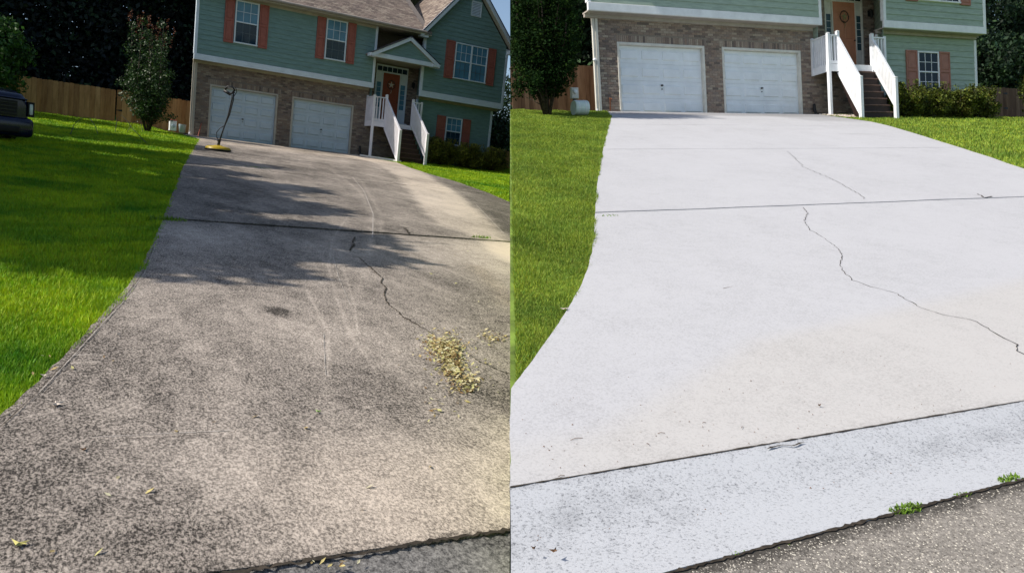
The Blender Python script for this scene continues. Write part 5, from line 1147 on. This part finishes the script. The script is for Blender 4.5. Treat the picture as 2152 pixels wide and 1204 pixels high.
# dark vehicle at the left edge
def soften(th, w):
    for o in scene.objects:
        if o.type == 'MESH' and (o.parent == th.e or (o.parent and o.parent.parent == th.e)) and o.name.split('.')[0] in ('body', 'bumper', 'hood_edge', 'headlight', 'door_mirror', 'lower_intake'):
            m = o.modifiers.new('bevel', 'BEVEL'); m.width = w if o.name.startswith(('body', 'bumper')) else w * .3; m.segments = 3; m.limit_method = 'ANGLE'; m.angle_limit = .4; o.data.shade_smooth()
def vehicle():
    q = gp('L', 68, 301); R = POSE['L'][0]
    fwd = R.T @ np.array([.86, 0, -.51]); f = Vector((fwd[0], fwd[1], 0)).normalized(); lft = Vector((-f.y, f.x, 0)); W = 1.8
    org = Vector((q[0], q[1], 0)); side_in = -lft if (lft.dot(Vector(R.T @ np.array([1, 0, 0.]))) > 0) else lft     # from the far right corner toward the near left one
    M_body = mat('dark_blue_paint', (.003, .006, .03), .16, .1, 3, spec=.4); M_blk = mat('black_plastic', (.002, .002, .004), .6, .1, 8); M_chrome = mat('dull_chrome', (.4, .42, .45), .25, .1, 8, metal=.9); M_lens = mat('headlight_lens', (.6, .66, .6), .15, .1, 8)
    def pt(a, b, c): p = org + (f * a + side_in * b) * 1.13; return (p.x, p.y, gzv - .12 + c * 1.1)
    gzv = float(gz('L', org.x, org.y)) - .0
    th = Thing('parked_vehicle', 'dark blue vehicle parked nose-on at the far left edge of the lawn', 'vehicle', 'L', (org.x - f.x * 2, org.y - f.y * 2, gzv))
    # loft of cross sections front to back: (a, half-width inset, bottom, shoulder, top, top inset)
    secs = [(-.02, .10, .48, .86, 1.0, .18), (-.10, .05, .42, .90, 1.07, .14), (-.45, .02, .38, .93, 1.14, .12), (-1.3, .0, .36, .96, 1.22, .10), (-1.75, .0, .36, .98, 1.28, .12), (-2.35, .0, .36, 1.0, 1.74, .26), (-3.6, .0, .36, 1.02, 1.80, .26), (-4.6, .02, .38, 1.02, 1.76, .3), (-4.95, .05, .45, 1.0, 1.2, .2)]
    vs = []; fs = []
    for a, ins, zb_, zs_, zt_, ti in secs:
        ring = [(ins, zb_), (ins - .0, (zb_ + zs_) / 2), (ins, zs_), (ins + ti * .5, zt_ - .05), (ins + ti, zt_), (W - ins - ti, zt_), (W - ins - ti * .5, zt_ - .05), (W - ins, zs_), (W - ins, (zb_ + zs_) / 2), (W - ins, zb_)]
        vs += [pt(a, b, c_) for b, c_ in ring]
    n = 10
    for i in range(len(secs) - 1):
        for k in range(n): k2 = (k + 1) % n; fs.append((i * n + k, i * n + k2, (i + 1) * n + k2, (i + 1) * n + k))
    fs += [tuple(range(n)), tuple(range((len(secs) - 1) * n, len(secs) * n))]
    mb = MB(); mb.add(vs, fs); body = th.part('body', mb, M_body, smooth=False)
    def pbox(a0, a1, b0, b1, c0, c1):
        m = MB(); m.hexa([pt(a0, b0, c0), pt(a1, b0, c0), pt(a1, b1, c0), pt(a0, b1, c0)], [pt(a0, b0, c1), pt(a1, b0, c1), pt(a1, b1, c1), pt(a0, b1, c1)]); return m
    g = th.part('grille', pbox(-.1, .02, .32, W - .32, .62, .92), M_blk)
    for i in range(4): th.part('grille_bar', pbox(.0, .035, .33, W - .33, .65 + i * .07, .668 + i * .07), M_body, g)
    th.part('bumper', pbox(-.3, .10, .0, W, .20, .60), M_body); th.part('lower_intake', pbox(-.1, .112, .3, W - .3, .27, .42), M_blk)
    th.part('hood_edge', pbox(-.12, .015, .12, W - .12, .945, .985), M_body)
    for b0, b1 in ((.0, .09), (W - .09, W)):
        hl = th.part('headlight', pbox(-.25, .012, b0, b1, .66, .90), M_lens); th.part('headlight_bezel', pbox(-.2, .004, b0 - .02, b1 + .02, .63, .93), M_blk, hl)
    bx = W * .5; mb = MB(); ring = [pt(.042, bx + cos(a) * .13, .79 + sin(a) * .055) for a in np.linspace(0, 2 * pi, 25)[:-1]]; mb.add([pt(.05, bx, .79)] + ring, [(0, 1 + i, 1 + (i + 1) % 24) for i in range(24)]); bd = th.part('oval_badge', mb, mat('badge_blue', (.12, .2, .4), .3, .05, 5))
    mb = MB(); mb.tube(ring + [ring[0]], .008, 5); th.part('badge_rim', mb, M_chrome, bd)
    mb = MB(); mb.tube([pt(.055, bx - .08, .78), pt(.055, bx - .04, .81), pt(.055, bx, .775), pt(.055, bx + .04, .80), pt(.055, bx + .08, .785)], .006, 5); th.part('badge_script', mb, M_chrome, bd)
    th.part('windshield', (lambda m: (m.add([pt(-1.74, .14, 1.275), pt(-1.74, W - .14, 1.275), pt(-2.33, W - .28, 1.72), pt(-2.33, .28, 1.72)], [(0, 1, 2, 3)]), m)[1])(MB()), PAL['L']['glass'])
    for b in (-.004, W + .004): th.part('side_window', (lambda m: (m.add([pt(-2.0, b + (.06 if b < 1 else -.06), 1.1), pt(-3.5, b + (.05 if b < 1 else -.05), 1.1), pt(-3.4, b + (.2 if b < 1 else -.2), 1.62), pt(-2.4, b + (.2 if b < 1 else -.2), 1.62)], [(0, 1, 2, 3)]), m)[1])(MB()), PAL['L']['glass'])
    for a in (-.85, -3.9):
        for b in (.0, W - .24):
            ax_ = side_in; mb = MB(); c0 = Vector(pt(a, b, .37)); ringv = []
            for (r_, o_) in ((.26, 0), (.36, .0), (.38, .04), (.38, .2), (.36, .24), (.26, .24)):
                for k in range(22): t = 2 * pi * k / 22; ringv.append(c0 + ax_ * o_ + f * cos(t) * r_ + U * sin(t) * r_)
            fs = [(i * 22 + k, i * 22 + (k + 1) % 22, (i + 1) * 22 + (k + 1) % 22, (i + 1) * 22 + k) for i in range(5) for k in range(22)]
            mb.add(ringv, fs); w_ = th.part('tyre', mb, M_blk)
            mb = MB(); rv = [c0 + ax_ * .1] + [c0 + ax_ * (.03 if b < 1 else .21) + f * cos(t) * .255 + U * sin(t) * .255 for t in np.linspace(0, 2 * pi, 17)[:-1]]; mb.add(rv, [(0, 1 + i, 1 + (i + 1) % 16) for i in range(16)]); th.part('rim', mb, M_chrome, w_)
    for b in (-.12, W + .02): th.part('door_mirror', pbox(-2.2, -2.0, b, b + .1, 1.14, 1.3), M_body)
    soften(th, .12)
vehicle()

# ------------------------------------------------------------------ each plot ends at the boundary between them: trim what runs past it
for o, side, off in ALLM:
    me = o.data
    if not me.vertices: continue
    co = np.empty(len(me.vertices) * 3, np.float32); me.vertices.foreach_get('co', co); co = co.reshape(-1, 3) + np.array(off)
    sv = seam_val(side, co)
    if sv.min() > -1e-3: continue
    if o.name.split('.')[0] in ('gutter', 'road', 'concrete_slab', 'lawn', 'grass', 'woods', 'crown'):
        if sv.min() > -.02: continue
    if sv.max() < 0: o.hide_render = True; o['_drop'] = 1; continue
    p0, nn = seam_plane(side); bm = bmesh.new(); bm.from_mesh(me)
    geom = bm.verts[:] + bm.edges[:] + bm.faces[:]
    r_ = bmesh.ops.bisect_plane(bm, geom=geom, plane_co=p0 - np.array(off), plane_no=nn, clear_inner=True)
    if len(me.polygons) < 400:
        ed = [g for g in r_['geom_cut'] if isinstance(g, bmesh.types.BMEdge)]
        try: bmesh.ops.holes_fill(bm, edges=ed)
        except Exception: pass
    bm.to_mesh(me); bm.free()
def drop(o):
    for c in list(o.children): drop(c)
    bpy.data.objects.remove(o, do_unlink=True)
dead = [o for o in scene.objects if o.get('_drop')]
for o in dead:
    try:
        if o.get('_drop'): drop(o)
    except ReferenceError: pass
for o in [o for o in scene.objects if o.type == 'EMPTY' and not o.children and o.get('category')]: bpy.data.objects.remove(o, do_unlink=True)
